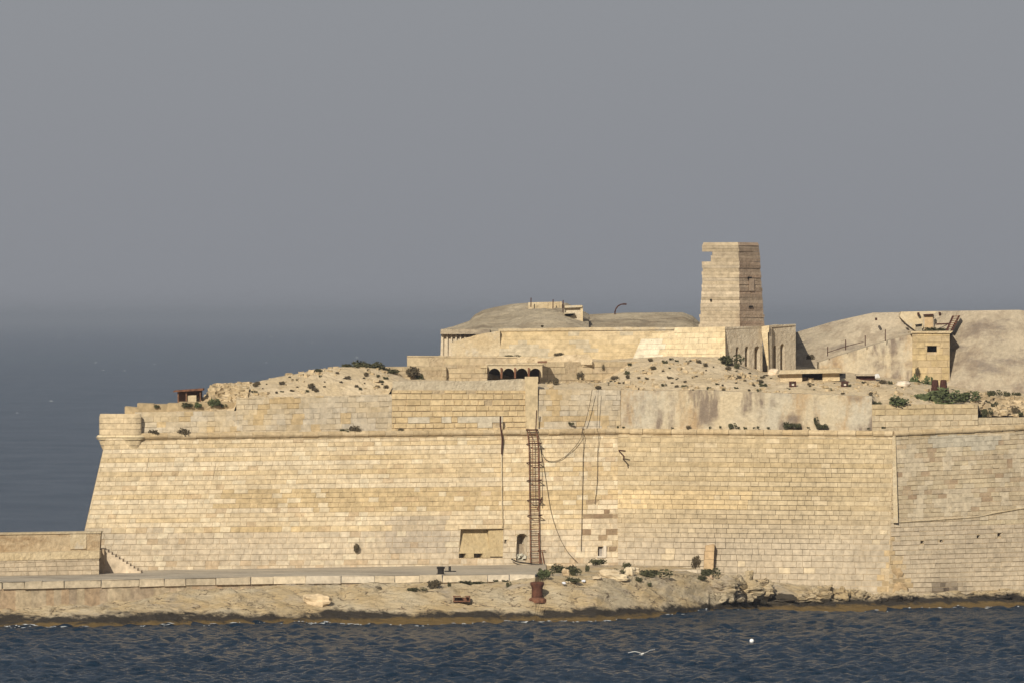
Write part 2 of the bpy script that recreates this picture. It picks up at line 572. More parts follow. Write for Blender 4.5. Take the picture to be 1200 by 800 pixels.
# quay wall below the coping: recessed stained panels
mb = MB()
wallp = list(np.arange(-90, 628, 9))
for i in range(len(wallp) - 1):
    p0, p1 = wallp[i], wallp[i + 1]
    o = 0.22 + 0.05 * random.random()
    A = [G(p0, 0.2, interp(QF, p0) + o), G(p1, 0.2, interp(QF, p1) + o), G(p1, ZQ - 0.5, interp(QF, p1) + o), G(p0, ZQ - 0.5, interp(QF, p0) + o)]
    Bk = [v + Vector((0, 0.7, 0)) for v in A]
    t = random.choice([(0.50, 0.40, 0.265), (0.47, 0.38, 0.26), (0.42, 0.33, 0.23), (0.54, 0.44, 0.30), (0.45, 0.33, 0.21)])
    mb.hexa(A, Bk, t)
qw = mb.build('quay_wall', mat_tinted('quay_wall_stone', 0.6, 1.15, 0.6, (0.19, 0.13, 0.075), 0.7), quay)
p = -90.0
while p < 625:
    w = min(random.uniform(20, 46), 627 - p)
    if 627 - (p + w) < 12:
        w = 627 - p
    mb = MB()
    A = [G(p + 0.4, ZQ - 0.55, interp(QF, p)), G(p + w - 0.4, ZQ - 0.55, interp(QF, p + w)), G(p + w - 0.4, ZQ + 0.02, interp(QF, p + w)), G(p + 0.4, ZQ + 0.02, interp(QF, p))]
    o = random.uniform(0, 0.14)
    A = [v + Vector((random.uniform(-0.03, 0.03), 0, random.uniform(-0.05, 0.01))) for v in A]
    A = [v + Vector((0, o, 0)) for v in A]
    k = random.uniform(0.88, 1.1)
    t = (0.58 * k, 0.485 * k, 0.345 * k)
    if p > 560 or (340 < p < 400):
        t = (0.60, 0.52, 0.40)
    mb.hexa(A, [v + Vector((0, 1.1, 0)) for v in A], t)
    mb.build('coping_stone', M['block'], quay)
    p += w

# ------------------------------------------------------------------ ashlar walls
class Patch:
    def __init__(s, TL, TR, BL, BR):
        s.TL, s.TR, s.BL, s.BR = TL, TR, BL, BR
        s.L = (((TR - TL).length + (BR - BL).length) / 2)
        s.H = (((TL - BL).length + (TR - BR).length) / 2)
        s.n = (BR - BL).cross(TL - BL).normalized()
        if s.n.y > 0:
            s.n = -s.n

    def S(s, u, v, off=0.0):
        return s.BL.lerp(s.BR, u).lerp(s.TL.lerp(s.TR, u), v) + s.n * off

    def inv(s, px, py):
        u, v = 0.5, 0.5
        for _ in range(12):
            lo, hi = -0.1, 1.1
            for _ in range(30):
                mid = (lo + hi) / 2
                if proj(s.S(mid, v))[0] < px:
                    lo = mid
                else:
                    hi = mid
            u = (lo + hi) / 2
            lo, hi = -0.1, 1.1
            for _ in range(30):
                mid = (lo + hi) / 2
                if proj(s.S(u, mid))[1] > py:
                    lo = mid
                else:
                    hi = mid
            v = (lo + hi) / 2
        return u, v


def block_mesh(mb, pt, u0, u1, v0, v1, out, back, tint, inset=0.012, j=0.012):
    fu, fv = inset / pt.L, inset / pt.H
    A = []
    for (u, v) in ((u0, v0), (u1, v0), (u1, v1), (u0, v1)):
        A.append(pt.S(u, v, back))
    Bf = []
    for (u, v) in ((u0 + fu, v0 + fv), (u1 - fu, v0 + fv), (u1 - fu, v1 - fv), (u0 + fu, v1 - fv)):
        Bf.append(pt.S(u + random.uniform(-j, j) / pt.L, v + random.uniform(-j, j) / pt.H, out + random.uniform(-j, j)))
    mb.add(Bf + A, [(0, 1, 2, 3), (0, 4, 5, 1), (1, 5, 6, 2), (2, 6, 7, 3), (3, 7, 4, 0)], tint)


def stone_wall(th, pt, course, blen, gap, proud, style, holes=(), nparts=300, mat=None, core_mat=None, thick=1.5, seed=1,
               name='stone_block', vgap=None, recess=1.0, hole_mat=None, course_fn=None, core_style=None):
    """core with real openings, and one raised block for every stone"""
    mat = mat or M['block']
    rs = random.Random(seed)
    vgap = gap if vgap is None else vgap
    hu = []
    for h in holes:
        u0, v0 = pt.inv(h[0], h[3]); u1, v1 = pt.inv(h[2], h[1])
        hu.append((u0, v0, u1, v1, h[4] if len(h) > 4 else recess))
    # core
    mb = MB()
    ug = sorted(set([0.0, 1.0] + [x for h in hu for x in (h[0], h[2])]))
    vg = sorted(set([0.0, 1.0] + [x for h in hu for x in (max(0, h[1]), h[3])]))
    for a, bq in zip(ug[:-1], ug[1:]):
        for c0, c1 in zip(vg[:-1], vg[1:]):
            cu, cv = (a + bq) / 2, (c0 + c1) / 2
            if any(h[0] < cu < h[2] and h[1] < cv < h[3] for h in hu):
                continue
            mb.add([pt.S(a, c0), pt.S(bq, c0), pt.S(bq, c1), pt.S(a, c1)], [(0, 1, 2, 3)])
    fr_ = [pt.S(0, 0), pt.S(1, 0), pt.S(1, 1), pt.S(0, 1)]
    bk_ = [Vector((v.x * (1 + thick / v.y), v.y + thick, v.z)) for v in fr_]
    mb.add(fr_ + bk_, [(7, 6, 5, 4), (0, 4, 5, 1), (1, 5, 6, 2), (2, 6, 7, 3), (3, 7, 4, 0)])
    mb.build('core', core_mat or M['mortar'], th)
    ops = []
    for h in hu:
        u0, v0, u1, v1, dp = h
        q = [(u0, v0), (u1, v0), (u1, v1), (u0, v1)]
        f = [pt.S(u, v, proud) for u, v in q]
        k = [pt.S(u, v, -dp) for u, v in q]
        mbh = MB()
        mbh.add(f + k, [(4, 5, 6, 7), (0, 1, 5, 4), (1, 2, 6, 5), (2, 3, 7, 6), (3, 0, 4, 7)])
        ops.append(mbh.build('opening', hole_mat or M['shade_wall'], th))
    # blocks
    blocks = []
    z = 0.0
    ci = 0
    while z < pt.H - 0.05:
        ch = course * rs.uniform(0.93, 1.07) * (course_fn(z / pt.H) if course_fn else 1.0)
        if z + ch > pt.H - 0.12:
            ch = pt.H - z
        x = -rs.uniform(0, blen)
        while x < pt.L:
            w = blen * rs.choice([0.6, 0.75, 0.9, 1.0, 1.0, 1.15, 1.35])
            a, bq = max(0, x), min(pt.L, x + w)
            x += w
            if bq - a < 0.12:
                continue
            u0, u1, v0, v1 = a / pt.L, bq / pt.L, z / pt.H, (z + ch) / pt.H
            # trim against the openings
            skip = False
            for h in hu:
                if u1 > h[0] + 1e-6 and u0 < h[2] - 1e-6 and v1 > h[1] + 1e-6 and v0 < h[3] - 1e-6:
                    cu, cv = (u0 + u1) / 2, (v0 + v1) / 2
                    ou = min(u1, h[2]) - max(u0, h[0]); ov = min(v1, h[3]) - max(v0, h[1])
                    if ov * pt.H < 0.5 * ch and ov * pt.H < ou * pt.L:
                        if cv > (h[1] + h[3]) / 2: v0 = h[3]
                        else: v1 = h[1]
                    elif u0 < h[0] and u1 > h[2]:
                        px, py = proj(pt.S((h[2] + u1) / 2, (v0 + v1) / 2))
                        st = style(px, py, ci, rs)
                        if st is not None and (u1 - h[2]) * pt.L > 0.06:
                            blocks.append(((u1 - h[2]) * (v1 - v0), h[2], u1, v0, v1) + tuple(st))
                        u1 = h[0]
                    elif cu < (h[0] + h[2]) / 2:
                        if u0 < h[0]: u1 = h[0]
                        else: skip = True
                    else:
                        if u1 > h[2]: u0 = h[2]
                        else: skip = True
            if skip or (u1 - u0) * pt.L < 0.08 or (v1 - v0) * pt.H < 0.06:
                continue
            px, py = proj(pt.S((u0 + u1) / 2, (v0 + v1) / 2))
            st = style(px, py, ci, rs)
            if st is None:
                continue
            tint, gs, po = st
            blocks.append(((u1 - u0) * (v1 - v0), u0, u1, v0, v1, tint, gs, po))
        z += ch
        ci += 1
    blocks.sort(key=lambda b_: -b_[0])
    rest = MB()
    for i, (ar, u0, u1, v0, v1, tint, gs, po) in enumerate(blocks):
        gu, gv = vgap * gs / 2 / pt.L, gap * gs / 2 / pt.H
        tgt = MB() if i < nparts else rest
        block_mesh(tgt, pt, u0 + gu, u1 - gu, v0 + gv, v1 - gv, proud + po, -0.02, tint, 0.012 * gs, 0.010)
        if i < nparts:
            tgt.build(name, mat, th)
    if rest.v:
        stuff(rest.build(name + 's', mat, th))
    return ops


def mul(c, k):
    return (c[0] * k, c[1] * k, c[2] * k)


def lerp3(a, b_, t):
    t = max(0, min(1, t))
    return tuple(x + (y - x) * t for x, y in zip(a, b_))


PALE, YEL, WEA, GRY, ORA = (0.67, 0.56, 0.395), (0.60, 0.455, 0.255), (0.58, 0.475, 0.335), (0.56, 0.47, 0.345), (0.48, 0.34, 0.20)


def style_w1(px, py, ci, rs):
    band = n1(ci * 0.83, 4.0) + 0.5 * n1(px * 0.008, ci * 0.9, 2.0)
    c = lerp3(PALE, YEL, 0.30 + 1.3 * band)
    if 572 < py < 597 and px > 265 + 30 * n1(py, 1):
        c = lerp3(c, mul(YEL, 0.93), 0.9)
    if 538 < py < 560 and px > 440:
        c = lerp3(c, YEL, 0.5)
    if py > 621 + 4 * n1(px * 0.03, 2):
        c = lerp3(WEA, GRY, 0.5 + 1.2 * fbm(px * 0.02, py * 0.05))
        if py > 655 and rs.random() < 0.25:
            c = lerp3(c, ORA, 0.5)
    gs, po = 1.0, rs.uniform(-0.025, 0.015)
    if 455 < px < 525 and 605 < py < 650:
        c = lerp3(c, (0.42, 0.36, 0.29), 0.5)
    if rs.random() < 0.10:
        c = lerp3(c, (0.70, 0.60, 0.43), 0.7)
    if rs.random() < 0.05:
        c = lerp3(c, ORA, 0.5)
    # stones gone from the damaged patch above the small window
    if 681 < px < 722 and 583 < py < 655:
        k = n1(px * 0.11, py * 0.11, 6.0)
        if k + 0.5 * (rs.random() - 0.5) > 0.10:
            return lerp3(mul((0.27, 0.185, 0.115), rs.uniform(0.7, 1.3)), (0.45, 0.34, 0.21), rs.random() * 0.7), 0.5, -0.03 - 0.012 * rs.random()
        c = lerp3(WEA, PALE, rs.random())
    return mul(c, rs.uniform(0.93, 1.07)), gs, po


def style_w2(px, py, ci, rs):
    band = n1(ci * 0.9, 14.0) + 0.6 * n1(px * 0.006, ci * 0.8, 5.0)
    c = lerp3((0.475, 0.385, 0.25), (0.42, 0.325, 0.19), 0.45 + 1.1 * band)
    if py > 590:
        c = lerp3(c, (0.425, 0.355, 0.26), (py - 590) / 50)
    if 572 < py < 594 and px < 880:
        c = lerp3(c, YEL, 0.6)
    po = rs.uniform(-0.03, 0.02)
    d = abs(px - (1046 + (py - 632) * 0.05))
    if py > 627 and d < (2 + (py - 627) * 0.24) * rs.uniform(0.75, 1.35):
        if rs.random() < 0.35:
            return None
        return mul((0.47, 0.35, 0.20), rs.uniform(0.75, 1.15)), 1.3, rs.uniform(-0.045, 0.0)
    if rs.random() < 0.05:
        c = lerp3(c, (0.56, 0.46, 0.31), 0.7)
    return mul(c, rs.uniform(0.94, 1.06)), 0.9, po


def style_w3(px, py, ci, rs):
    c = lerp3((0.48, 0.395, 0.26), (0.43, 0.345, 0.235), 0.5 + 1.3 * n1(ci * 0.7, 24.0))
    if py > 612:
        c = lerp3(c, (0.455, 0.375, 0.275), 0.7)
    gs, po = 1.0, rs.uniform(-0.03, 0.02)
    k = fbm(px * 0.035, py * 0.035, 9.0)
    if py < 610 and k > 0.08:
        c = lerp3(c, (0.51, 0.43, 0.31), 0.7); gs = 0.25
    if py < 600 and n1(px * 0.09, py * 0.07, 30.0) + 0.35 * (rs.random() - 0.5) > 0.33:
        c = lerp3((0.33, 0.235, 0.15), (0.43, 0.335, 0.22), rs.random()); po = -0.03
    if 508 < py < 525 and 1090 < px < 1170:
        c = (0.43, 0.38, 0.29); gs = 0.2
    so = 1.25 * math.exp(-((px - 1107) / 17.0) ** 2 - ((py - 694) / 13.0) ** 2)
    c = lerp3(c, (0.085, 0.065, 0.05), so * rs.uniform(0.6, 1.1))
    if py > 627 and px - 1046 < (2 + (py - 627) * 0.22) * rs.uniform(0.7, 1.4):
        if rs.random() < 0.35:
            return None
        return mul((0.47, 0.35, 0.20), rs.uniform(0.75, 1.15)), 1.3, rs.uniform(-0.055, 0.0)
    return mul(c, rs.uniform(0.93, 1.07)), gs, po


C0, C1, C2, C3 = P(124, 513, 616), P(724, 505, 636), P(1047, 508, 630), P(1240, 499, 636)
w1 = Patch(C0, C1, P(88, 670.5, 613.3), G(724, 2.9, 634.0))
t1 = thing('curtain_wall', 'long sunlit ashlar sea wall with ladder, rising behind the quay', 'wall', G(400, 3.0, 622))
H1 = [(537.5, 619, 590.5, 653, 0.85), (604.5, 625, 618, 656, 1.3), (172.0, 535, 174.6, 547, 3.5), (249.8, 545, 252.4, 560, 3.5),
      (700.5, 640, 708, 651, 0.9), (590.8, 632, 594, 636, 0.5)]
M['mortar_pale'] = mat_mottled('pale_mortar', (0.47, 0.365, 0.23), (0.53, 0.42, 0.27), (0.38, 0.28, 0.165))
op1 = stone_wall(t1, w1, 0.40, 0.92, 0.022, 0.04, style_w1, H1, 300, seed=11, thick=5.0, core_mat=M['mortar_pale'],
           course_fn=lambda v: 1.2 if v < 0.30 else 1.0)
w2 = Patch(C1, C2, G(724, -0.4, 633.3), G(1041, -0.4, 627.2))
t2 = thing('curtain_wall', 'weathered greyer ashlar sea wall between the broken patch and the pale corner strip', 'wall', G(880, 0, 632))
stone_wall(t2, w2, 0.405, 0.86, 0.028, 0.045, style_w2, (), 300, seed=12, thick=5.0, core_mat=M['mortar'], vgap=0.012,
           course_fn=lambda v: 1.25 if v < 0.36 else 1.0)
w3 = Patch(C2, C3, G(1041, -0.4, 627.2), G(1240, -0.4, 633.5))
t3 = thing('curtain_wall', 'patched sea wall at right edge, beyond the pale corner strip', 'wall', G(1140, 0, 633))
H3 = [(1078.5, 633, 1082.5, 636, 0.5), (1101, 632, 1104, 634.5, 0.5), (1144.5, 626.5, 1148, 630, 0.5), (1168.5, 624, 1173, 627.5, 0.5)]
stone_wall(t3, w3, 0.40, 0.8, 0.034, 0.06, style_w3, H3, 300, seed=13, thick=5.0, vgap=0.012)

# return of the wall where it turns away from the camera
mb = MB()
mb.add([P(88, 670.5, 613.3), C0, P(158, 506, 700), G(120, 2.9, 700)], [(0, 1, 2, 3)])
mb.build('side_face', M['plaster'], t1)

# recessed concrete panel with two slots in the wide opening
mb = MB()
def wp(x, y, o):
    return w1.S(*w1.inv(x, y), off=o)
def wbox(mb, x0, y0, x1, y1, o0, o1, col=None):
    f = [wp(x0, y1, o1), wp(x1, y1, o1), wp(x1, y0, o1), wp(x0, y0, o1)]
    k = [wp(x0, y1, o0), wp(x1, y1, o0), wp(x1, y0, o0), wp(x0, y0, o0)]
    mb.hexa(f, k, col)
f = [wp(537.6, 648, 0.06), wp(574, 648, 0.06), wp(574, 619, -0.62), wp(543, 619, -0.62)]
mb.hexa(f, [v - w1.n * 0.25 for v in f])
f = [wp(574, 651.5, 0.03), wp(590.3, 651.5, 0.03), wp(590.3, 619, -0.16), wp(574, 619, -0.22)]
mb.hexa(f, [v - w1.n * 0.25 for v in f])
wbox(mb, 546, 648, 555, 653, -0.7, 0.05)
wbox(mb, 565.5, 648, 574, 653, -0.7, 0.05)
mb.build('sloping_panel', mat_mottled('panel_concrete', (0.47, 0.36, 0.20), (0.50, 0.39, 0.225), (0.42, 0.31, 0.17)), op1[0])
# door niche: arched head, low grey infill, heap of rubble
mb = MB()
for (xa, xb, dy) in ((604.5, 606, 3.2), (606, 608, 1.4), (615, 617, 1.2), (617, 618, 2.8)):
    wbox(mb, xa, 624.8, xb, 624.8 + dy, -1.2, 0.07)
mb.build('arch_head', M['plaster'], op1[1])
mb = MB()
wbox(mb, 607, 636, 618, 656, -1.25, -0.55)
mb.build('infill_panel', M['concrete'], op1[1])
mb = MB()
for i in range(14):
    mb.box(wp(random.uniform(606, 617), random.uniform(649, 655.5), random.uniform(-0.5, -0.1)), .35, .3, .22, random.random() * 3, mul((0.5, 0.47, 0.38), random.uniform(.8, 1.1)), 0.06)
stuff(mb.build('loose_stones', M['rubble'], op1[1]))
# small window: pale frame and shutter
mb = MB()
wbox(mb, 707, 639, 710, 652, -0.3, 0.11); wbox(mb, 699, 651, 709, 653, -0.3, 0.13)
mb.build('window_frame', M['whitestone'], op1[4])
mb = MB()
wbox(mb, 703.5, 641.5, 707, 651, -0.5, -0.25)
mb.build('shutter', mat_plain('grey_shutter', (0.30, 0.27, 0.24)), op1[4])

# inner masonry behind the collapsed foot of the corner
def rock_lump(mb, c, r, col, seed, sq=(1, 1, 1), n=8, rug=0.0):
    V, Fc = [], []
    for i in range(n + 1):
        th = math.pi * i / n
        for k in range(n + 2):
            ph = 2 * math.pi * k / (n + 2)
            d = Vector((math.sin(th) * math.cos(ph), math.sin(th) * math.sin(ph), math.cos(th)))
            rr = r * (1 + 0.35 * n1(d.x * 1.3 + seed, d.y * 1.3, d.z * 1.3) + 0.15 * n1(d.x * 3 + seed, d.y * 3, d.z * 3))
            if rug:
                rr *= 1 + rug * (0.30 * fbm(d.x * 2.2 + seed, d.y * 2.2, d.z * 3.5, 4) - 0.22 * max(0, 0.16 - abs(n1(d.x * 2.1 + seed, d.y * 2.1, d.z * 0.8))) / 0.16)
            # boxy stones
            m_ = max(abs(d.x), abs(d.y), abs(d.z))
            rr *= 0.65 + 0.35 / m_
            V.append(Vector(c) + Vector((d.x * rr * sq[0], d.y * rr * sq[1], d.z * rr * sq[2])))
    w = n + 2
    for i in range(n):
        for k in range(w):
            Fc.append((i * w + k, (i + 1) * w + k, (i + 1) * w + (k + 1) % w, i * w + (k + 1) % w))
    mb.add(V, Fc, col)


mb = MB()
rs = random.Random(5)
for i in range(22):
    y = rs.uniform(640, 704)
    x = 1046 + rs.uniform(-1, 1) * (1 + (y - 632) * 0.16)
    rock_lump(mb, P(x, y, 627.9 + rs.uniform(-0.1, 0.5) + (700 - y) * 0.02), rs.uniform(0.35, 0.6), mul((0.46, 0.33, 0.185), rs.uniform(0.85, 1.1)), i * 3.1, (1.2, 0.8, 0.8))
stuff(mb.build('exposed_rubble', M['rubble'], t2))
# pale corner strip
mb = MB()
a0, a1 = P(1045.5, 510, 629.85), P(1049.5, 510, 629.85)
b0, b1 = P(1047.0, 612, 628.35), P(1052.5, 612, 628.35)
mb.hexa([b0, b1, a1, a0], [v + Vector((0, 0.6, 0)) for v in (b0, b1, a1, a0)])
mb.build('corner_strip', M['plaster'], t2)
# long crack ledge on the right face
mb = MB()
lp = [(1048, 613), (1080, 611), (1110, 609), (1140, 607), (1152, 605), (1165, 602), (1180, 599.5), (1200, 596), (1240, 590)]
for (a, b_) in zip(lp[:-1], lp[1:]):
    f = [w3.S(*w3.inv(x, y), off=o) for (x, y, o) in ((a[0], a[1] + 0.8, 0.0), (b_[0], b_[1] + 0.8, 0.0), (b_[0], b_[1] - 1, 0.17), (a[0], a[1] - 1, 0.17))]
    k = [w3.S(*w3.inv(x, y), off=-0.05) for (x, y) in ((a[0], a[1] + 0.8), (b_[0], b_[1] + 0.8), (b_[0], b_[1] - 3), (a[0], a[1] - 3))]
    mb.hexa(f, k)
mb.build('ledge', M['plaster'], t3)


# cordon: one rounded moulding stone after another
def cordon(th, A, B, n, seed):
    rs = random.Random(seed)
    d = (B - A); L = d.length; d.normalize()
    nrm = Vector((d.y, -d.x, 0)); nrm = nrm if nrm.y < 0 else -nrm
    up = Vector((0, 0, 1))
    x = 0.0
    while x < L - 0.05:
        w = min(rs.uniform(0.9, 1.6), L - x)
        r = 0.235 * rs.uniform(0.9, 1.06)
        e = rs.uniform(0, 0.05)
        prof = [(-0.35, 0.23), (0.02, 0.27)] + [(r * math.cos(t) + 0.03 - e, r * math.sin(t)) for t in np.linspace(1.3, -1.35, 7)] + [(0.05, -0.28), (0.05, -0.36), (-0.35, -0.36)]
        V = []
        for xx in (x + 0.012, x + w - 0.012):
            for (o, z) in prof:
                V.append(A + d * xx + nrm * (o + 0.06 + rs.uniform(-0.012, 0.012)) + up * (z + rs.uniform(-0.012, 0.012)))
        m_ = len(prof)
        mb = MB()
        mb.add(V, [(i, i + 1, m_ + i + 1, m_ + i) for i in range(m_ - 1)] + [list(range(m_))[::-1], list(range(m_, 2 * m_))],
               mul(lerp3((0.52, 0.41, 0.26), (0.44, 0.33, 0.19), rs.random()), rs.uniform(0.9, 1.05)))
        mb.build('cordon_stone', M['block'], th)
        x += w


cordon(t1, P(160, 511, 617.2), C1, 40, 3)
cordon(t2, C1, C2, 30, 4)
cordon(t3, C2, C3, 20, 5)

# ------------------------------------------------------------------ corner turret stub
t = thing('turret_stub', 'broken round turret stub bracketed out on the left wall corner', 'turret', P(140, 512, 616.6))
cx = P(141, 512, 617.25)
zc = cx.z
def ring_stones(name, r0, r1, z0, z1, nst, off, tint):
    for k in range(nst):
        a0 = 2 * math.pi * (k + off) / nst; a1 = 2 * math.pi * (k + 1 + off) / nst - 0.012
        am = (a0 + a1) / 2
        if math.sin(am) > 0.75:
            continue
        mb = MB()
        seg = 4
        V = []
        for (r, z) in ((r0, z0 + 0.012), (r1, z1 - 0.012)):
            for i in range(seg + 1):
                a = a0 + (a1 - a0) * i / seg
                V.append((cx.x + r * math.cos(a), cx.y + 0.36 * r * math.sin(a), zc + z))
        for (r, z) in ((r0 - 0.5, z0 + 0.012), (r1 - 0.5, z1 - 0.012)):
            for i in range(seg + 1):
                a = a0 + (a1 - a0) * i / seg
                V.append((cx.x + r * math.cos(a), cx.y + 0.36 * r * math.sin(a), zc + z))
        s1 = seg + 1
        Fc = []
        for i in range(seg):
            Fc.append((i, i + 1, s1 + i + 1, s1 + i))
            Fc.append((s1 + i, s1 + i + 1, 3 * s1 + i + 1, 3 * s1 + i))
            Fc.append((i + 1, i, 2 * s1 + i, 2 * s1 + i + 1))
        Fc += [(0, s1, 3 * s1, 2 * s1), (seg, 2 * s1 + seg, 3 * s1 + seg, s1 + seg)]
        mb.add(V, Fc, mul(tint, random.uniform(0.9, 1.06)))
        mb.build(name, M['block'], t)
mb = MB()
mb.lathe(cx, [(0.3, -2.3), (0.75, -1.9), (1.35, -0.9), (1.62, -0.3), (1.66, 1.75), (1.2, 1.9)], 20)
mb.v = [(x_, cx.y + 0.36 * (y_ - cx.y), z_) for x_, y_, z_ in mb.v]
mb.build('core', M['mortar'], t)
for i, (z0, z1) in enumerate(((0.22, 0.68), (0.70, 1.14), (1.16, 1.60), (1.60, 1.95))):
    ring_stones('stone_block', 1.74, 1.74 if i < 3 else 1.66, z0, z1, 9, 0.5 * (i % 2), (0.53, 0.42, 0.27))
ring_stones('cordon_stone', 1.86, 2.0, -0.22, -0.02, 10, 0.2, (0.54, 0.44, 0.28))
ring_stones('cordon_stone', 2.0, 1.86, 0.0, 0.2, 10, 0.2, (0.54, 0.44, 0.28))
rr = [1.75, 1.62, 1.42, 1.12, 0.75]
for i in range(4):
    ring_stones('corbel_stone', rr[i + 1], rr[i], -0.24 - 0.42 * (i + 1), -0.26 - 0.42 * i, 9, 0.5 * (i % 2), (0.53, 0.42, 0.265))
# ------------------------------------------------------------------ parapets above the cordon
def WD(px):
    return interp(WALLD, px)


def par_patch(p0, p1, yt0, yt1, yb0, yb1, back=0.3, lean=0.35):
    return Patch(P(p0, yt0, WD(p0) + back + lean), P(p1, yt1, WD(p1) + back + lean), P(p0, yb0, WD(p0) + back), P(p1, yb1, WD(p1) + back))


def style_plaster(px, py, ci, rs):
    k = fbm(px * 0.03, py * 0.06, 2.5)
    c = lerp3((0.53, 0.42, 0.265), (0.51, 0.44, 0.335), 0.5 + 0.9 * k)
    if n1(px * 0.05, py * 0.05, 13) > 0.25:
        c = lerp3(c, (0.51, 0.375, 0.20), 0.8)
    gs = 0.7 if n1(px * 0.07, py * 0.1, 20) > 0.12 else 0.05
    return mul(c, rs.uniform(0.95, 1.05)), gs, rs.uniform(-0.02, 0.01)


def parapet(label, p0, p1, yt0, yt1, yb0, yb1, style, course=0.45, bl=0.8, seed=0, nparts=150, thick=3.0, gap=0.04, proud=0.06, **kw):
    th = thing('parapet_wall', label, 'wall', P(p0, yb0, WD(p0)))
    pt = par_patch(p0, p1, yt0, yt1, yb0, yb1, **kw)
    stone_wall(th, pt, course, bl, gap, proud, style, (), nparts, seed=seed, thick=thick)
    return th, pt


pa, _ = parapet('low plastered parapet between the turret stub and the shack', 158, 277, 482.5, 481, 513, 511, style_plaster, seed=21, nparts=100)
pb, _ = parapet('patchy plastered parapet under the shrub dotted bank', 277, 459, 466, 461.5, 511, 508.5, style_plaster, seed=22, nparts=150)


def style_ashlar(px, py, ci, rs):
    c = lerp3((0.58, 0.45, 0.265), (0.53, 0.40, 0.225), rs.random())
    if fbm(px * 0.04, py * 0.06, 4) > 0.25 and py > 485:
        return mul((0.53, 0.46, 0.345), rs.uniform(0.96, 1.04)), 0.08, 0.0
    if rs.random() < 0.03:
        return mul((0.36, 0.26, 0.14), 1), 1, -0.14
    return mul(c, rs.uniform(0.93, 1.07)), 1.1, rs.uniform(-0.03, 0.02)


pc, ptc = parapet('bare ashlar parapet with grey cement cap left of the ladder head', 459, 617, 456.5, 457, 509, 507, style_ashlar, 0.47, 0.98, 23, 200, gap=0.055, proud=0.08)
mb = MB()
top = jag([(460, 446.5), (560, 446), (612, 443.5), (617, 444)], 4, 0.5, 2)
poly = [(460, 457.0)] + top + [(617, 457.5)]
poly = [(x, y, WD(x) + 0.75) for (x, y) in poly]
mb.slab(poly, 1.6)
mb.build('cement_cap', mat_mottled('cement_cap', (0.50, 0.42, 0.30), (0.54, 0.46, 0.33), (0.42, 0.34, 0.23)), pc)

pier = thing('buttress_pier', 'square stone pier at the head of the rusty ladder', 'pier', P(624, 505, 632))
for i, (y0, y1) in enumerate(((441.5, 447), (447.5, 455), (455.5, 463), (463.5, 472), (472.5, 481), (481.5, 490), (490.5, 510))):
    x0, x1 = (615.5, 629) if i else (615.0, 629.5)
    y0 -= 0.47
    mb = MB()
    f = [P(x0, y1, 632.75), P(x1 + 1.2, y1, 633.1), P(x1 + 1.2, y0, 633.1), P(x0, y0, 632.75)]
    mb.hexa(f, [v + Vector((0, 1.4, 0)) for v in f], mul((0.55, 0.44, 0.275), random.uniform(0.92, 1.05)))
    mb.build('stone_block', M['block'], pier)

pd, _ = parapet('plastered parapet with hanging cable right of the stone pier', 630, 727, 455.5, 456.5, 507, 504.5, style_plaster, seed=24, nparts=120)


def stained_wall(label, p0, p1, top, yb0, yb1, mat, D_off=0.3, thick=3.0, seed=0):
    th = thing('parapet_wall', label, 'wall', P(p0, yb0, WD(p0)))
    mb = MB()
    nx = int((p1 - p0) / 2.5)
    ny = 16
    V = []
    for i in range(nx + 1):
        px = p0 + (p1 - p0) * i / nx
        yt = interp(top, px) + 0.7 * n1(px * 0.2, seed) + 0.5 * n1(px * 0.6, seed + 2)
        yb = yb0 + (yb1 - yb0) * i / nx
        for j in range(ny + 1):
            t = j / ny
            py = yb + (yt - yb) * t
            D = WD(px) + D_off + 0.5 * t + 0.05 * fbm(px * 0.08, py * 0.1, seed, 4)
            V.append(P(px, py, D))
    w = ny + 1
    Fc = [(i * w + j, (i + 1) * w + j, (i + 1) * w + j + 1, i * w + j + 1) for i in range(nx) for j in range(ny)]
    n0 = len(V)
    for i in range(nx + 1):
        V.append(V[i * w + ny] + Vector((0, thick, 0.05)))
        V.append(V[i * w] + Vector((0, thick, 0)))
    for i in range(nx):
        Fc.append((i * w + ny, (i + 1) * w + ny, n0 + 2 * (i + 1), n0 + 2 * i))
        Fc.append((n0 + 2 * i, n0 + 2 * (i + 1), n0 + 2 * (i + 1) + 1, n0 + 2 * i + 1))
    Fc.append([j for j in range(ny + 1)] + [n0, n0 + 1])
    Fc.append([nx * w + j for j in range(ny + 1)][::-1] + [n0 + 2 * nx + 1, n0 + 2 * nx])
    mb.add(V, Fc)
    mb.build('render_face', mat, th)
    return th


stained_wall('long grey rendered parapet streaked with brown stains', 727, 1022, [(727, 456), (760, 457.5), (830, 457), (900, 460), (960, 461.5), (1022, 464)], 505, 507, M['stained'], seed=3)


def style_right(px, py, ci, rs):
    c = lerp3((0.47, 0.365, 0.21), (0.44, 0.345, 0.215), rs.random())
    if py > 488:
        c = lerp3(c, (0.47, 0.39, 0.27), 0.7)
    return mul(c, rs.uniform(0.92, 1.06)), 0.9, rs.uniform(-0.03, 0.02)


parapet('ashlar parapet under the large green bush near the right edge', 1022, 1146, 473.5, 473, 508, 505, style_right, 0.5, 1.2, 26, 120)
parapet('low broken ashlar parapet at the right edge of the wall', 1146, 1240, 489, 488, 505, 501, style_right, 0.5, 1.0, 27, 60)
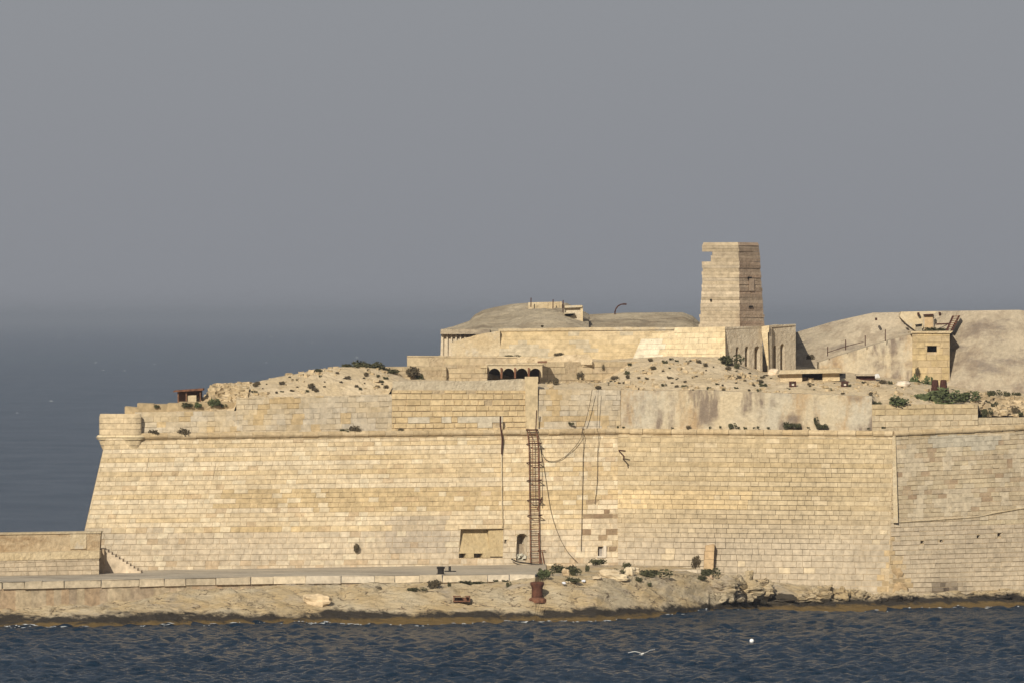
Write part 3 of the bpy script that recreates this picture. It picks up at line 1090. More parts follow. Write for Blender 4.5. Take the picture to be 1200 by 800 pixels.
# stone ledge behind the low left parapet
lw = thing('ledge_wall', 'low rough stone ledge running to the wooden shack', 'wall', P(150, 483, 620))
x = 146.0
while x < 278:
    w = random.uniform(9, 20)
    mb = MB()
    ld0, ld1 = WD(x) + 1.9, WD(min(x + w, 279)) + 1.9
    f = [P(x + .1, 487, ld0), P(min(x + w, 279), 487, ld1), P(min(x + w, 279), 473 - (x > 200) * 2 + random.uniform(-.8, .8) + (4 if x < 160 else 0), ld1), P(x + .1, 473 - (x > 200) * 2 + random.uniform(-.8, .8) + (4 if x < 160 else 0), ld0)]
    mb.hexa(f, [v + Vector((0, 2.2, 0.05)) for v in f], mul((0.45, 0.345, 0.205), random.uniform(0.85, 1.1)))
    mb.build('stone_block', M['block'], lw)
    x += w
# ------------------------------------------------------------------ terrain on top of the fort
ROWS = [
    (1.4, [(110, 489), (160, 487), (165, 484), (235, 482), (274, 481), (279, 468), (300, 466), (455, 463), (462, 449), (612, 448), (634, 457), (700, 457.5), (760, 458.5), (900, 461.5), (1018, 465), (1026, 474.5), (1144, 474.5), (1152, 487), (1240, 488)]),
    (3.5, [(110, 488), (160, 483), (200, 477), (237, 473), (268, 470), (280, 459), (350, 451), (400, 445), (455, 444), (470, 449), (612, 448), (640, 454), (700, 453), (760, 452), (860, 453), (900, 455), (1018, 459), (1030, 470), (1060, 467), (1144, 470), (1160, 478), (1240, 480)]),
    (7, [(110, 492), (160, 484), (237, 470), (250, 453), (280, 450.5), (330, 441), (370, 433.5), (400, 430.5), (440, 432), (480, 443), (520, 446), (640, 449), (700, 448), (740, 442), (780, 438), (860, 444), (900, 447), (1000, 451), (1070, 455), (1145, 466), (1240, 472)]),
    (11, [(110, 500), (237, 474), (280, 455), (330, 444), (370, 436), (400, 432), (440, 436), (480, 448), (640, 452), (700, 449), (735, 432), (780, 424), (850, 432), (893, 442), (932, 441), (1000, 447), (1070, 451), (1145, 462), (1240, 468)]),
    (15, [(110, 520), (237, 490), (280, 470), (370, 450), (480, 440), (640, 435), (700, 430), (740, 421), (780, 416.5), (850, 420), (893, 440), (932, 436), (1000, 444), (1070, 448), (1145, 460), (1240, 466)]),
    (24, [(110, 540), (280, 490), (400, 450), (480, 430), (560, 424), (740, 421), (850, 421), (893, 436), (1000, 440), (1145, 458), (1240, 464)]),
    (60, [(110, 560), (400, 460), (480, 432), (540, 405), (850, 395), (1000, 430), (1240, 450)]),
    (120, [(110, 570), (400, 500), (1240, 500)]),
]
offs = [r[0] for r in ROWS]


def terr(px, off):
    ys = [interp(r[1], px) for r in ROWS]
    py = float(np.interp(off, offs, ys))
    D = WD(px) + off
    p = P(px, py, D)
    k = min(1, off / 4.0)
    p.z += k * (0.16 * fbm(p.x * 0.25, p.y * 0.25, 3, 5) + 0.08 * fbm(p.x * 1.1, p.y * 1.1, 9, 3))
    return p


mb = MB()
pxs = np.arange(130, 1243, 3.0)
ofs = list(np.concatenate([np.arange(1.4, 17, 0.4), np.arange(17, 40, 2.5), [45, 60, 90, 120]]))
V = [terr(px, o) for px in pxs for o in ofs]
w = len(ofs)
mb.add(V, [(i * w + j, (i + 1) * w + j, (i + 1) * w + j + 1, i * w + j + 1) for i in range(len(pxs) - 1) for j in range(w - 1)])
struct(mb.build('stony_terrace', M['earth'], None, True))
# loose rubble lying on it
mb = MB()
rs = random.Random(31)
def rub(px, off, r):
    p = terr(px, off)
    c = lerp3((0.53, 0.42, 0.27), (0.38, 0.29, 0.17), rs.random())
    mb.box(p + Vector((0, 0, r * 0.2)), r * rs.uniform(0.8, 1.6), r * rs.uniform(0.8, 1.4), r * rs.uniform(0.5, 0.9), rs.random() * 3, c, r * 0.18)
for i in range(2200):
    a = rs.random()
    if a < 0.25:
        px = rs.uniform(240, 460)
    else:
        px = rs.uniform(640, 1235)
    oo = rs.uniform(1.6, 14)
    if n1(px * 0.035, oo * 0.35, 61) < rs.uniform(-0.15, 0.25):
        continue
    rub(px, oo, rs.choice([0.06, 0.08, 0.1, 0.12, 0.15, 0.18, 0.3]))
for i in range(260):
    rub(rs.uniform(236, 290), rs.uniform(2, 8), rs.uniform(0.15, 0.5))
for i in range(420):
    rub(rs.uniform(1146, 1238), rs.uniform(1.4, 8), rs.uniform(0.15, 0.6))
stuff(mb.build('loose_rubble', M['rubble']))

def on_terr(px, py):
    for o_ in np.arange(1.4, 22, 0.25):
        p_ = terr(px, o_)
        if proj(p_)[1] <= py:
            return p_
    return terr(px, 8)


# ------------------------------------------------------------------ wooden shack
sh = thing('wooden_shack', 'small rusty brown shack with flat roof on the left parapet', 'shack', P(220, 472, 621))
mb = MB(); mb.slab([(202.5, 459, 622.6), (204, 457, 622.6), (238, 454.5, 622.6), (238, 457, 622.6)], 2.6); mb.build('roof', M['rust'], sh)
for x in (208, 217.5, 234):
    mb = MB(); mb.slab([(x, 472, 622.9), (x, 458, 622.9), (x + 1.3, 458, 622.9), (x + 1.3, 472, 622.9)], 0.1); mb.build('post', M['wood'], sh)
mb = MB(); mb.slab([(208, 473, 625.0), (208, 457.5, 625.0), (237, 455.5, 625.0), (237, 473, 625.0)], 0.15); mb.build('back_wall', M['wood'], sh)
mb = MB(); mb.slab([(218, 471, 623.2), (218, 463, 623.2), (230, 462.6, 623.2), (230, 471, 623.2)], 0.12); mb.build('board', M['plaster'], sh)

# ------------------------------------------------------------------ second tier of walls
def style_tier(px, py, ci, rs):
    c = lerp3((0.53, 0.42, 0.26), (0.50, 0.40, 0.265), 0.5 + 1.2 * n1(px * 0.02, ci * 0.7, 40))
    k = fbm(px * 0.05, py * 0.08, 6)
    if k > 0.35:
        return mul((0.36, 0.28, 0.17), rs.uniform(0.85, 1.1)), 1.0, -0.10
    return mul(c, rs.uniform(0.93, 1.07)), 0.7, rs.uniform(-0.04, 0.02)


def tier(label, TL, TR, BL, BR, style, course, bl, seed, nparts=60, thick=2.0, holes=(), name='terrace_wall', **kw):
    th = thing(name, label, 'wall', P(*BL))
    pt = Patch(P(*TL), P(*TR), P(*BL), P(*BR))
    stone_wall(th, pt, course, bl, 0.04, 0.06, style, holes, nparts, seed=seed, thick=thick, **kw)
    return th, pt


tier('low broken stone wall below the dark green shrub', (392, 430, 632.5), (523, 429, 638), (392, 448, 632.5), (523, 448, 638), style_tier, 0.5, 1.3, 41)
tier('flat topped stone ledge behind the green shrub', (477, 416.5, 640), (606, 417.5, 642.5), (477, 429, 640), (606, 430, 642.5), style_tier, 0.75, 2.2, 42, 30)
tier('cracked stone wall between the low ledge and the arcade', (520, 427.5, 638.5), (571, 427.5, 640), (520, 448, 638.5), (571, 448, 640), style_tier, 0.42, 1.0, 43)
tier('plain terrace wall right of the dark arcade', (632, 424, 643.5), (748, 423.5, 649), (632, 453, 643.5), (748, 452, 649), style_tier, 0.55, 1.6, 44)
# broken rock lip above the arcade
mb = MB()
topl = jag([(566, 424), (585, 419), (620, 418), (640, 419.5), (660, 416), (690, 415), (694, 421)], 2.5, 1.0, 8)
mb.slab([(x, y, 645.8) for x, y in [(566, 428)] + topl + [(694, 427), (640, 427)]], 3.0)
lip = tag(mb.build('rock_lip', M['earth']), 'eroded rock lip overhanging the dark arcade', 'rock')
# arcade with four dark arches
arc = thing('arcade', 'row of four small dark arches with rusty posts below the plastered wall', 'arcade', P(600, 445, 640.5))
aD = 640.5
mb = MB()
cxs = [579.5, 596, 611.5, 627.5]
pts_top = [(569, 427), (635, 427)]
def arch_curve(c, r, yb, n=8):
    return [(c - r * math.cos(math.pi * i / n), yb - r * 1.05 * math.sin(math.pi * i / n)) for i in range(n + 1)]
low = []
edge = 569
poly_all = []
for i, c in enumerate(cxs):
    r = 7.0
    nxt = cxs[i + 1] - 7.75 if i < 3 else 635.5
    x0 = 569 if i == 0 else (cxs[i - 1] + c) / 2
    x1 = (c + cxs[i + 1]) / 2 if i < 3 else 635.5
    poly = [(x0, 426.5), (x0, 441.5)] + [(c - r, 441.5)] + arch_curve(c, r, 438.5) + [(c + r, 441.5), (x1, 441.5), (x1, 426.5)]
    mb = MB()
    mb.slab([(x, y, aD) for x, y in poly], 0.5)
    mb.build('arch', M['plaster'], arc)
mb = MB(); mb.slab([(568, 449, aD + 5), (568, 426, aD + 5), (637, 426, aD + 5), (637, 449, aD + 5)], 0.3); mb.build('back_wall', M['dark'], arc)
mb = MB(); mb.slab([(569, 427.5, aD - 0.1), (569, 426, aD - 0.1), (636, 425.6, aD - 0.1), (636, 427.5, aD - 0.1)], 5.3); mb.build('roof_slab', M['plaster'], arc)
for x in (571, 587.5, 603.5, 619.5):
    mb = MB(); mb.slab([(x - 1, 443, aD - 0.3), (x - 1.1, 430.5, aD - 0.3), (x + 1.1, 430.5, aD - 0.3), (x + 1, 443, aD - 0.3)], 0.2); mb.build('post', M['rust'], arc)
mb = MB(); mb.slab([(638, 425, 641.5), (630, 424.8, 641.5), (630, 423, 641.5), (641, 422.6, 641.5), (641, 425, 641.5)], 1.5); mb.build('beam', M['wood'], arc)

# ------------------------------------------------------------------ long middle wall
def style_mid(px, py, ci, rs):
    c = lerp3((0.47, 0.36, 0.205), (0.51, 0.40, 0.245), 0.5 + 1.4 * fbm(px * 0.02, py * 0.05, 3))
    k = n1(px * 0.03, py * 0.04, 50)
    if k > 0.3:
        c = lerp3(c, (0.42, 0.36, 0.26), 0.8)
    t = 388 if px > 585 else 388 + (585 - px) * 0.22
    if py < t:
        return None
    return mul(c, rs.uniform(0.97, 1.03)), 0.35, rs.uniform(-0.012, 0.006)


mid = thing('terrace_wall', 'long smooth plastered wall below the two concrete mounds', 'wall', P(640, 418, 660))
ptm = Patch(P(585, 388, 662), P(822, 386, 662), P(585, 422, 660.6), P(822, 422, 660.6))
stone_wall(mid, ptm, 0.4, 1.3, 0.02, 0.03, style_mid, (), 150, seed=51, thick=2.0, core_mat=M['plaster'])
mb = MB()
tp = jag([(527, 402), (545, 396), (565, 391), (586, 387.5)], 3, 0.7, 3)
mb.slab([(x, y, 661.2) for x, y in [(586, 422), (531, 422)] + tp], 1.8)
mb.build('sloping_end', M['plaster'], mid)
mb = MB()
tp = jag([(584, 385.2), (640, 384.6), (700, 383.5), (822, 383.4)], 4, 0.5, 5)
mb.slab([(x, y, 661.85) for x, y in [(584, 388.2)] + tp + [(822, 386.2)]], 2.6)
mb.build('coping', M['plaster'], mid)
# pale wing and its shaded arched flank
wing = thing('casemate', 'bright plastered casemate with shaded flank of tall narrow arches below the tower', 'casemate', P(800, 420, 656))
ptw = Patch(P(757, 386, 656.4), P(850, 384, 655.4), P(741, 423, 655), P(850.5, 422, 654))
def style_wing(px, py, ci, rs):
    yt = 384 + max(0, (800 - px)) * 0.14 + (2.5 if px < 765 else 0)
    if py < yt:
        return None
    c = lerp3((0.55, 0.43, 0.26), (0.59, 0.48, 0.31), 0.5 + fbm(px * 0.03, py * 0.05, 8))
    if px < 775 + (py - 390) * 0.1 and py > 392:
        c = (0.62, 0.54, 0.40)
    return mul(c, rs.uniform(0.97, 1.03)), 0.4, rs.uniform(-0.01, 0.006)
mb = MB()
mb.slab([(741, 423, 655.2), (750, 404, 655.8), (757, 395.5, 656), (772, 391.5, 656), (800, 386, 656), (850, 384, 655.6), (850.5, 423, 654.3)], 3.0)
mb.build('front_wall', M['white'], wing)
stone_wall_pt = ptw
blk = MB()
rs = random.Random(3)
for ci in range(6):
    for k in range(10):
        u0, u1 = (k + 0.5 * (ci % 2)) / 9.5, (k + 1 + 0.5 * (ci % 2)) / 9.5
        v0, v1 = ci / 6.0, (ci + 1) / 6.0
        px, py = proj(ptw.S((u0 + u1) / 2, (v0 + v1) / 2))
        st = style_wing(px, py - 3, ci, rs)
        u1 = min(u1, 1.0)
        if st is None or u1 - u0 < 0.01:
            continue
        if k == 0 and ci % 2 == 1 and py > 392:
            u0 = 0.0
        mb = MB()
        block_mesh(mb, ptw, u0 + 0.0004, u1 - 0.0004, v0 + 0.002, v1 - 0.002, 0.20 + st[2], -0.05, st[0], 0.003, 0.003)
        mb.build('stone_block', M['block'], wing)
# flank: runs back to the right, tall arches cut through
FA, FB = (850.4, 655.3), (893.5, 658.6)
def fl(px):
    return FA[1] + (px - FA[0]) / (FB[0] - FA[0]) * (FB[1] - FA[1])
def flank_piece(poly, thick, name, mat):
    mb = MB()
    mb.slab([(x, y, fl(x)) for x, y in poly], thick, None, (-0.66, 0.75, 0))
    return mb.build(name, mat, wing)
def base_y(x):
    return interp([(850, 424), (862, 432), (893, 443), (935, 438)], x)
ar = [(862.2, 866.6, 406), (873.0, 877.8, 405.6), (884.0, 890.4, 405.2)]
edges = [850.4, 869.5, 880.6, 893.5]
for i, (a0, a1, yt) in enumerate(ar):
    x0, x1 = edges[i], edges[i + 1]
    c = (a0 + a1) / 2; r = (a1 - a0) / 2
    cur = [(c - r * math.cos(math.pi * k / 6), yt + 4 - 4 * math.sin(math.pi * k / 6)) for k in range(7)]
    poly = [(x0, 383.4 - i * 0.4), (x0, base_y(x0)), (a0, base_y(a0))] + cur + [(a1, base_y(a1)), (x1, base_y(x1)), (x1, 383.4 - (i + 1) * 0.4)]
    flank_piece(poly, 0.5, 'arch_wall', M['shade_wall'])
flank_piece([(853, 446), (853, 390), (893.4, 388), (893.4, 446)], 0.3, 'inner_wall', M['earth']).location = (-0.35, 0.42, 0)
# pale pilaster and the second flank
mb = MB()
mb.slab([(892.5, 382.5, 658.0), (901.5, 381.5, 658.0), (901.0, 389, 658.0), (899.8, 390, 658.0), (900.8, 428, 658.0), (899, 428, 658.0), (892.5, 391, 658.0)], 1.0)
mb.build('pilaster', M['white'], wing)
mb = MB()
mb.slab([(901.2, 436, 658.4), (901.2, 383, 658.4), (904.5, 382, 658.8), (904.5, 436, 658.8)], 0.8); mb.build('pilaster', M['shade_wall'], wing)  # pilaster's shaded right side, the shade put into its greyer colour
FA, FB = (904.5, 659.6), (932.5, 661.8)
ar = [(906.2, 910.2, 404.5), (914.4, 919.6, 402.4)]
edges = [904.5, 912.2, 932.5]
for i, (a0, a1, yt) in enumerate(ar):
    x0, x1 = edges[i], edges[i + 1]
    c = (a0 + a1) / 2; r = (a1 - a0) / 2
    cur = [(c - r * math.cos(math.pi * k / 6), yt + 4 - 4 * math.sin(math.pi * k / 6)) for k in range(7)]
    poly = [(x0, 381.6 - i * 0.8), (x0, 436), (a0, 436)] + cur + [(a1, 436), (x1, 436), (x1, 380.2)]
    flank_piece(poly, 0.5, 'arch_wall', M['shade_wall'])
flank_piece([(906, 440), (906, 388), (932.4, 386), (932.4, 440)], 0.3, 'inner_wall', M['earth']).location = (-0.35, 0.42, 0)
mb = MB()
mb.slab([(850, 383.9, 655.2), (868, 382.8, 656.6), (893, 382.0, 658.5), (905, 381.0, 659.5), (932.6, 379.6, 661.7), (932.6, 381.6, 661.7), (893, 384.2, 658.5), (868, 385, 656.6), (850, 386, 655.2)], 1.5)
mb.build('coping', M['shade_wall'], wing)
mb = MB()
mb.add([P(850, 384.6, 656.5), P(932, 381, 663), P(931, 381.5, 682), P(800, 385, 682)], [(0, 1, 2, 3)])
mb.build('roof_slab', M['concrete'], wing)

# ------------------------------------------------------------------ tower
TD = 674.0
tower = thing('tower', 'tall tapered square tower with a notch bitten from its top left corner', 'tower', P(866, 386, TD))
k_ = TD / F
def tower_ring(py):
    t = (py - 284) / (384 - 284)
    xl = np.interp(py, [284, 310, 340, 384], [823.8, 823.6, 822.8, 820.0])
    xr = np.interp(py, [284, 305, 330, 384], [890.6, 892.0, 893.6, 897.6])
    xc = np.interp(py, [284, 384], [865.6, 867.2])
    A = P(xc, py, TD); z = A.z
    # faces at 34 degrees
    wl_ = (xc - xl) * k_; wr_ = (xr - xc) * k_
    Lp = Vector((A.x - wl_, TD + wl_ * 0.62, z)); Rp = Vector((A.x + wr_, TD + wr_ * 1.45, z))
    Bp = Lp + (Rp - A)
    return A, Rp, Bp, Lp
ys = [284.0]
rs = random.Random(9)
while ys[-1] < 386:
    ys.append(min(386, ys[-1] + rs.uniform(3.2, 4.6)))
mat_tl = mat_tinted('tower_stone', 0.72, 1.18, 0.8, (0.27, 0.19, 0.125), 0.7)
for i in range(len(ys) - 1):
    y0, y1 = ys[i], ys[i + 1] - 0.15
    ra, rb = tower_ring(y0), tower_ring(y1)
    ins = rs.uniform(-0.02, 0.025)
    if i == 0:
        ins = 0.0
    c = (ra[0] + ra[2]) / 2
    def fit(ring, ins):
        cc = (ring[0] + ring[2]) / 2
        return [v + (cc - v).normalized() * ins * 1.4 for v in ring]
    ra, rb = fit(ra, ins + (0.10 if i == 0 else 0)), fit(rb, ins)
    k = rs.uniform(0.85, 1.12)
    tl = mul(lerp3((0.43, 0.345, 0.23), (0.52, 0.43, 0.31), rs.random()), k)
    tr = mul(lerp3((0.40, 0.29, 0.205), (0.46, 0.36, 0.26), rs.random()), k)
    ym = (y0 + y1) / 2
    xcut = None
    if 294.5 < ym < 307:
        xcut = np.interp(ym, [294, 297, 301, 307], [836.5, 835.2, 834, 833.2])
    def cut(ring):
        A, R, B, L = ring
        if xcut is None:
            return [A, R, B, L]
        xw = (xcut - 600) / F * TD
        t1_ = (xw - A.x) / (L.x - A.x); t2_ = (xw - B.x) / (L.x - B.x)
        return [A, R, B, B.lerp(L, t2_), A.lerp(L, t1_)]
    ta, tb = cut(ra), cut(rb)
    jx = [Vector((rs.uniform(-0.05, 0.05), rs.uniform(-0.05, 0.05), 0)) for _ in ta]
    ta = [v + j_ for v, j_ in zip(ta, jx)]; tb = [v + j_ * 0.6 for v, j_ in zip(tb, jx)]
    m_ = len(ta)
    mb = MB()
    mb.add(ta, [list(range(m_))], tl)
    mb.add(tb, [list(range(m_))[::-1]], tl)
    for q_ in range(m_):
        q2 = (q_ + 1) % m_
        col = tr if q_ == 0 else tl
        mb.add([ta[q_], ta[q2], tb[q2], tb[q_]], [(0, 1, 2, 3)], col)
    mb.build('stone_course', mat_tl, tower)
# pale mortar bands and the thin joint core
mb = MB()
for i in range(len(ys) - 1):
    y = ys[i + 1] - 0.28
    if 294 < y < 308:
        continue
    ra, rb = tower_ring(y - 0.3), tower_ring(y + 0.6)
    ra = [v + ((ra[0] + ra[2]) / 2 - v).normalized() * 0.12 for v in ra]
    rb = [v + ((rb[0] + rb[2]) / 2 - v).normalized() * 0.12 for v in rb]
    mb.add(ra + rb, [(0, 1, 5, 4), (1, 2, 6, 5), (2, 3, 7, 6), (3, 0, 4, 7)])
mb.build('mortar_joint', mat_plain('tower_mortar', (0.43, 0.34, 0.24)), tower)
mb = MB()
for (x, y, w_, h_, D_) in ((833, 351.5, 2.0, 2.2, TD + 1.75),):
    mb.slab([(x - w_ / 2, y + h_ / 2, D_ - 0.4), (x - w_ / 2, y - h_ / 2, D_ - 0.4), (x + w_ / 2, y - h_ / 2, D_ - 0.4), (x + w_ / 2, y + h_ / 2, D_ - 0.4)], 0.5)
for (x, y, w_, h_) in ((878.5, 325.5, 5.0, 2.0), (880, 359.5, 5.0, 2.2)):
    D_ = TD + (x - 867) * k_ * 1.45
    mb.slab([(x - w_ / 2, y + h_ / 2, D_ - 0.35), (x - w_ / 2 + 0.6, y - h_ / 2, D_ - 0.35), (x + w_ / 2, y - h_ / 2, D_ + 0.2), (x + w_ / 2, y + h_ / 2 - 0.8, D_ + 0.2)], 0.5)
mb.build('hole_shade', M['iron'], tower)  # dark slabs on the faces paint in the shade of small holes
# thin panel standing in for a pale vertical stain on the right face
mb = MB()
def trf(x, y, o):
    return P(x, y, TD + (x - 867) * k_ * 1.45 - o)
f = [trf(878, 341, 0.03), trf(884, 341, 0.03), trf(883.5, 326.5, 0.03), trf(877.8, 326.5, 0.03)]
mb.hexa(f, [v + Vector((0, 0.5, 0)) for v in f])
mb.build('pale_stain', mat_plain('pale_panel', (0.42, 0.32, 0.23)), tower)

# ------------------------------------------------------------------ concrete mounds
def mound(name, label, cat, sky, foot, D0, D1, mat, seed, amp=0.25, rows=34, dxp=2.2, shape=1.6, back=True, lobe=None):
    x0, x1 = sky[0][0], sky[-1][0]
    n_ = int((x1 - x0) / dxp)
    V = []
    for i in range(n_ + 1):
        px = x0 + (x1 - x0) * i / n_
        ys_, yf = interp(sky, px), interp(foot, px)
        for j in range(rows + 1):
            t = j / rows
            d0_, d1_ = (D0(px), D1(px)) if callable(D0) else (D0, D1)
            D = d0_ + (d1_ - d0_) * t
            e = 1 - (1 - t) ** shape
            py = yf + (ys_ - yf) * e
            p_ = P(px, py, D)
            edge = min(1, (1 - t) * 4)
            p_.z += amp * edge * fbm(p_.x * 0.12, p_.y * 0.2, seed, 4)
            p_.z += edge * (0.14 * fbm(p_.x * 0.6, p_.y * 0.7, seed + 4, 4) + 0.05 * n1(p_.x * 2.3, p_.y * 2.3, seed))
            if lobe:
                p_.z += lobe(px, t) * edge
            V.append(p_)
        for (dd, dz) in ((4, -0.3), (14, -4)):
            V.append(P(px, ys_, d1_) + Vector((0, dd, dz)))
    w_ = rows + 3
    mb = MB()
    mb.add(V, [(i * w_ + j, (i + 1) * w_ + j, (i + 1) * w_ + j + 1, i * w_ + j + 1) for i in range(n_) for j in range(w_ - 1)])
    o = mb.build(name, mat)
    tag(o, label, cat)
    return o


def lobe_l(px, t):
    d = ((px - 640) / 50.0) ** 2
    return 0.55 * math.exp(-d - ((t - 0.25) / 0.18) ** 2) - 0.5 * math.exp(-((px - 590) / 22.0) ** 2 - ((t - 0.3) / 0.2) ** 2)


mound('concrete_mound', 'broad brown concrete mound on the skyline left of the tower', 'mound',
      [(517, 386), (528, 383.5), (550, 376), (556, 369), (566, 363.5), (580, 360), (600, 356.5), (625, 354.5), (664, 355), (690, 368)],
      [(517, 392), (690, 392)], 664, 690, M['dome'], 3.0, 0.3, lobe=lobe_l)
mound('concrete_mound', 'low flat concrete mound between the blockhouse and the tower', 'mound',
      [(676, 371), (690, 368.5), (735, 366.5), (800, 366), (812, 371), (824, 382), (832, 386)],
      [(676, 392), (832, 392)], 666, 690, M['dome'], 8.0, 0.3)
# dark retaining block at the left end
dk = thing('blockhouse', 'grey ribbed concrete block under the left end of the big mound', 'blockhouse', P(540, 418, 664))
mb = MB(); mb.slab([(516, 420, 664), (517, 391.5, 664.4), (566, 391.5, 664.4), (566, 420, 664)], 14); mb.build('wall', M['shade_wall'], dk)
mb = MB(); mb.slab([(516, 391.6, 663.6), (516.6, 385.8, 663.6), (574, 385.8, 663.6), (574, 391.6, 663.6)], 15); mb.build('cornice', M['concrete'], dk)
for x in np.arange(518, 566, 5.2):
    mb = MB(); mb.slab([(x, 420, 663.8), (x, 391.8, 664.1), (x + 1.6, 391.8, 664.1), (x + 1.6, 420, 663.8)], 0.5); mb.build('rib', M['shade_wall'], dk)
# blockhouse on the mound
bh = thing('blockhouse', 'small square lookout blockhouse with painted ledge shadow on top of the left mound', 'blockhouse', P(672, 382, 672))
mb = MB(); mb.slab([(661.5, 386, 672), (661.5, 359.5, 672), (681, 358.6, 672), (681, 386, 672)], 3.0)
mb.build('wall', M['shade_wall'], bh)
mb = MB(); mb.slab([(680.2, 386, 671.8), (680.2, 358.2, 671.8), (683, 358.2, 671.8), (683, 386, 671.8)], 3.3); mb.build('corner_pier', M['white'], bh)
mb = MB(); mb.slab([(660.5, 361, 671.6), (660.5, 358.3, 671.6), (682, 357.6, 671.6), (682, 360.2, 671.6)], 3.6); mb.build('roof_slab', M['plaster'], bh)
mb = MB(); mb.slab([(663, 372.5, 671.8), (662.5, 367.3, 671.8), (672.5, 367.0, 671.8), (672, 369.5, 671.8), (667, 371, 671.8)], 0.4); mb.build('opening', M['iron'], bh)  # dark patch painting the shadow below the overhang
mb = MB(); mb.slab([(663, 380, 671.7), (663, 372, 671.7), (666, 372, 671.7), (666, 380, 671.7)], 0.4); mb.build('opening', M['rust_dark'], bh)  # flat dark slab, its colour standing in for an opening's shade
mb = MB(); mb.slab([(661, 368, 671.2), (662, 366.4, 671.2), (673, 366, 671.2), (673, 367.4, 671.2)], 1.0); mb.build('ledge', M['plaster'], bh)
pw = thing('parapet_wall', 'pale weathered parapet along the crest of the left mound', 'wall', P(640, 362, 682))
for i, (a0, a1) in enumerate(((619, 629), (629.3, 642), (642.3, 655), (655.3, 658.5))):
    mb = MB(); mb.slab([(a0, 374 - (6 if a0 < 640 else 0), 682), (a0, 354.5 - i * 0.3, 682), (a1, 354.3 - i * 0.3, 682), (a1, 376 - (6 if a0 < 640 else 0), 682)], 1.5); mb.build('panel', M['plaster'], pw)
g_ = 'thin iron rods on the left mound'
for (x, y0, y1, D_) in ((622.2, 349, 360, 681), (648, 351, 362, 681), (659.8, 352, 366, 671.3)):
    mb = MB(); mb.tube([P(x, y1, D_), P(x + 0.2, y0, D_)], 0.05, 5)
    tag(mb.build('iron_rod', M['rust_dark']), {622.2: 'leftmost thin iron rod on the left mound crest', 648: 'thin iron rod in the middle of the mound parapet', 659.8: 'thin iron rod beside the lookout blockhouse'}[x], 'rod', g_)
# curved lamp post
lp_ = thing('lamp_post', 'bare curved lamp post standing alone on the low mound', 'lamp post', P(720.5, 369, 684))
pts = [P(720.5, 370, 684), P(720.8, 365, 684), P(722, 361.5, 684), P(724.3, 358.8, 684), P(727.5, 357, 684), P(731, 356.4, 684)]
mb = MB(); mb.tube(pts, 0.06, 6); mb.build('pole', M['rust_dark'], lp_)
mb = MB(); mb.box(P(732.2, 356.5, 684), 0.32, 0.2, 0.14); mb.build('lamp_head', M['rust_dark'], lp_)

# ------------------------------------------------------------------ right hand bunker
RS = [(925, 393), (935, 388.5), (955, 383), (975, 377), (1000, 371.5), (1023, 366.5), (1070, 365.5), (1110, 364.5), (1195, 363.2), (1210, 366), (1250, 372)]
rb_ = thing('bunker', 'huge sloping concrete bunker filling the right skyline', 'bunker', P(1080, 450, 664))
def right_shell(px, t):
    return 0.0
o = mound('shell', 'x', 'x', RS, [(925, 440), (985, 452), (1060, 458), (1072, 458), (1092, 474), (1250, 478)], lambda x: interp([(925, 668), (1070, 664.5), (1092, 659.2), (1250, 659.0)], x), lambda x: interp([(925, 677), (1070, 673), (1100, 671.5), (1125, 668), (1150, 666), (1250, 665)], x), M['concrete'], 21.0, 0.22, 30, 2.0, 1.05)
del o['label']; del o['category']
o.parent = rb_; o.matrix_parent_inverse = Vector_inv(rb_)
# front wall with stained plaster and curved top
mb = MB()
tp = jag([(960, 424), (985, 416), (1010, 408), (1040, 399), (1060, 393.5), (1072, 391)], 4, 0.5, 6)
mb.slab([(960, 452, 663.4)] + [(x, y, 664.6) for x, y in tp] + [(1072, 458, 663.4)], 5)
mb.build('front_wall', M['stained'], rb_)
def style_blk(px, py, ci, rs):
    c = lerp3((0.44, 0.335, 0.18), (0.40, 0.31, 0.19), rs.random())
    return mul(c, rs.uniform(0.9, 1.06)), 0.8, rs.uniform(-0.02, 0.01)
ptb = Patch(P(1069, 390, 662.4), P(1113, 390, 662.4), P(1069, 460, 661.8), P(1113, 460, 661.8))
stone_wall(rb_, ptb, 0.55, 0.9, 0.03, 0.05, style_blk, [(1086.5, 405.2, 1097.5, 412, 1.2)], 110, seed=61, thick=4.0, hole_mat=M['dark'])
mb = MB(); mb.slab([(1067.5, 390.3, 662.2), (1068, 388.2, 662.2), (1117, 387.8, 662.2), (1114, 390.6, 662.2)], 5.5); mb.build('balcony_slab', M['plaster'], rb_)
# upper gun position
mb = MB(); mb.slab([(1054, 371, 671.6), (1056, 365.4, 671.6), (1112, 364.4, 671.6), (1112, 389, 669.8), (1075, 389, 669.8), (1062, 379, 670.8)], 2.5); mb.build('upper_wall', M['plaster'], rb_)
mb = MB(); mb.slab([(1082, 387, 669.2), (1082, 368, 669.2), (1094.5, 367.6, 669.2), (1094.5, 387, 669.2)], 0.6); dfr = mb.build('door_frame', M['shade_wall'], rb_)
mb = MB(); mb.slab([(1083.5, 387, 669.0), (1083.5, 370.2, 669.0), (1093.2, 370, 669.0), (1093.2, 387, 669.0)], 0.3); mb.build('door_panel', mat_plain('tan_panel', (0.46, 0.33, 0.19)), dfr)
mb = MB(); mb.slab([(1082.5, 369.8, 668.7), (1082.5, 368.4, 668.7), (1094, 368, 668.7), (1094, 369.6, 668.7)], 0.4); mb.build('lintel', M['rust_dark'], dfr)
mb = MB(); mb.slab([(1073.5, 388, 668.8), (1073.5, 381.2, 668.8), (1080.5, 380.2, 668.8), (1080.5, 388, 668.8)], 0.8); mb.build('grey_box', M['dome'], rb_)
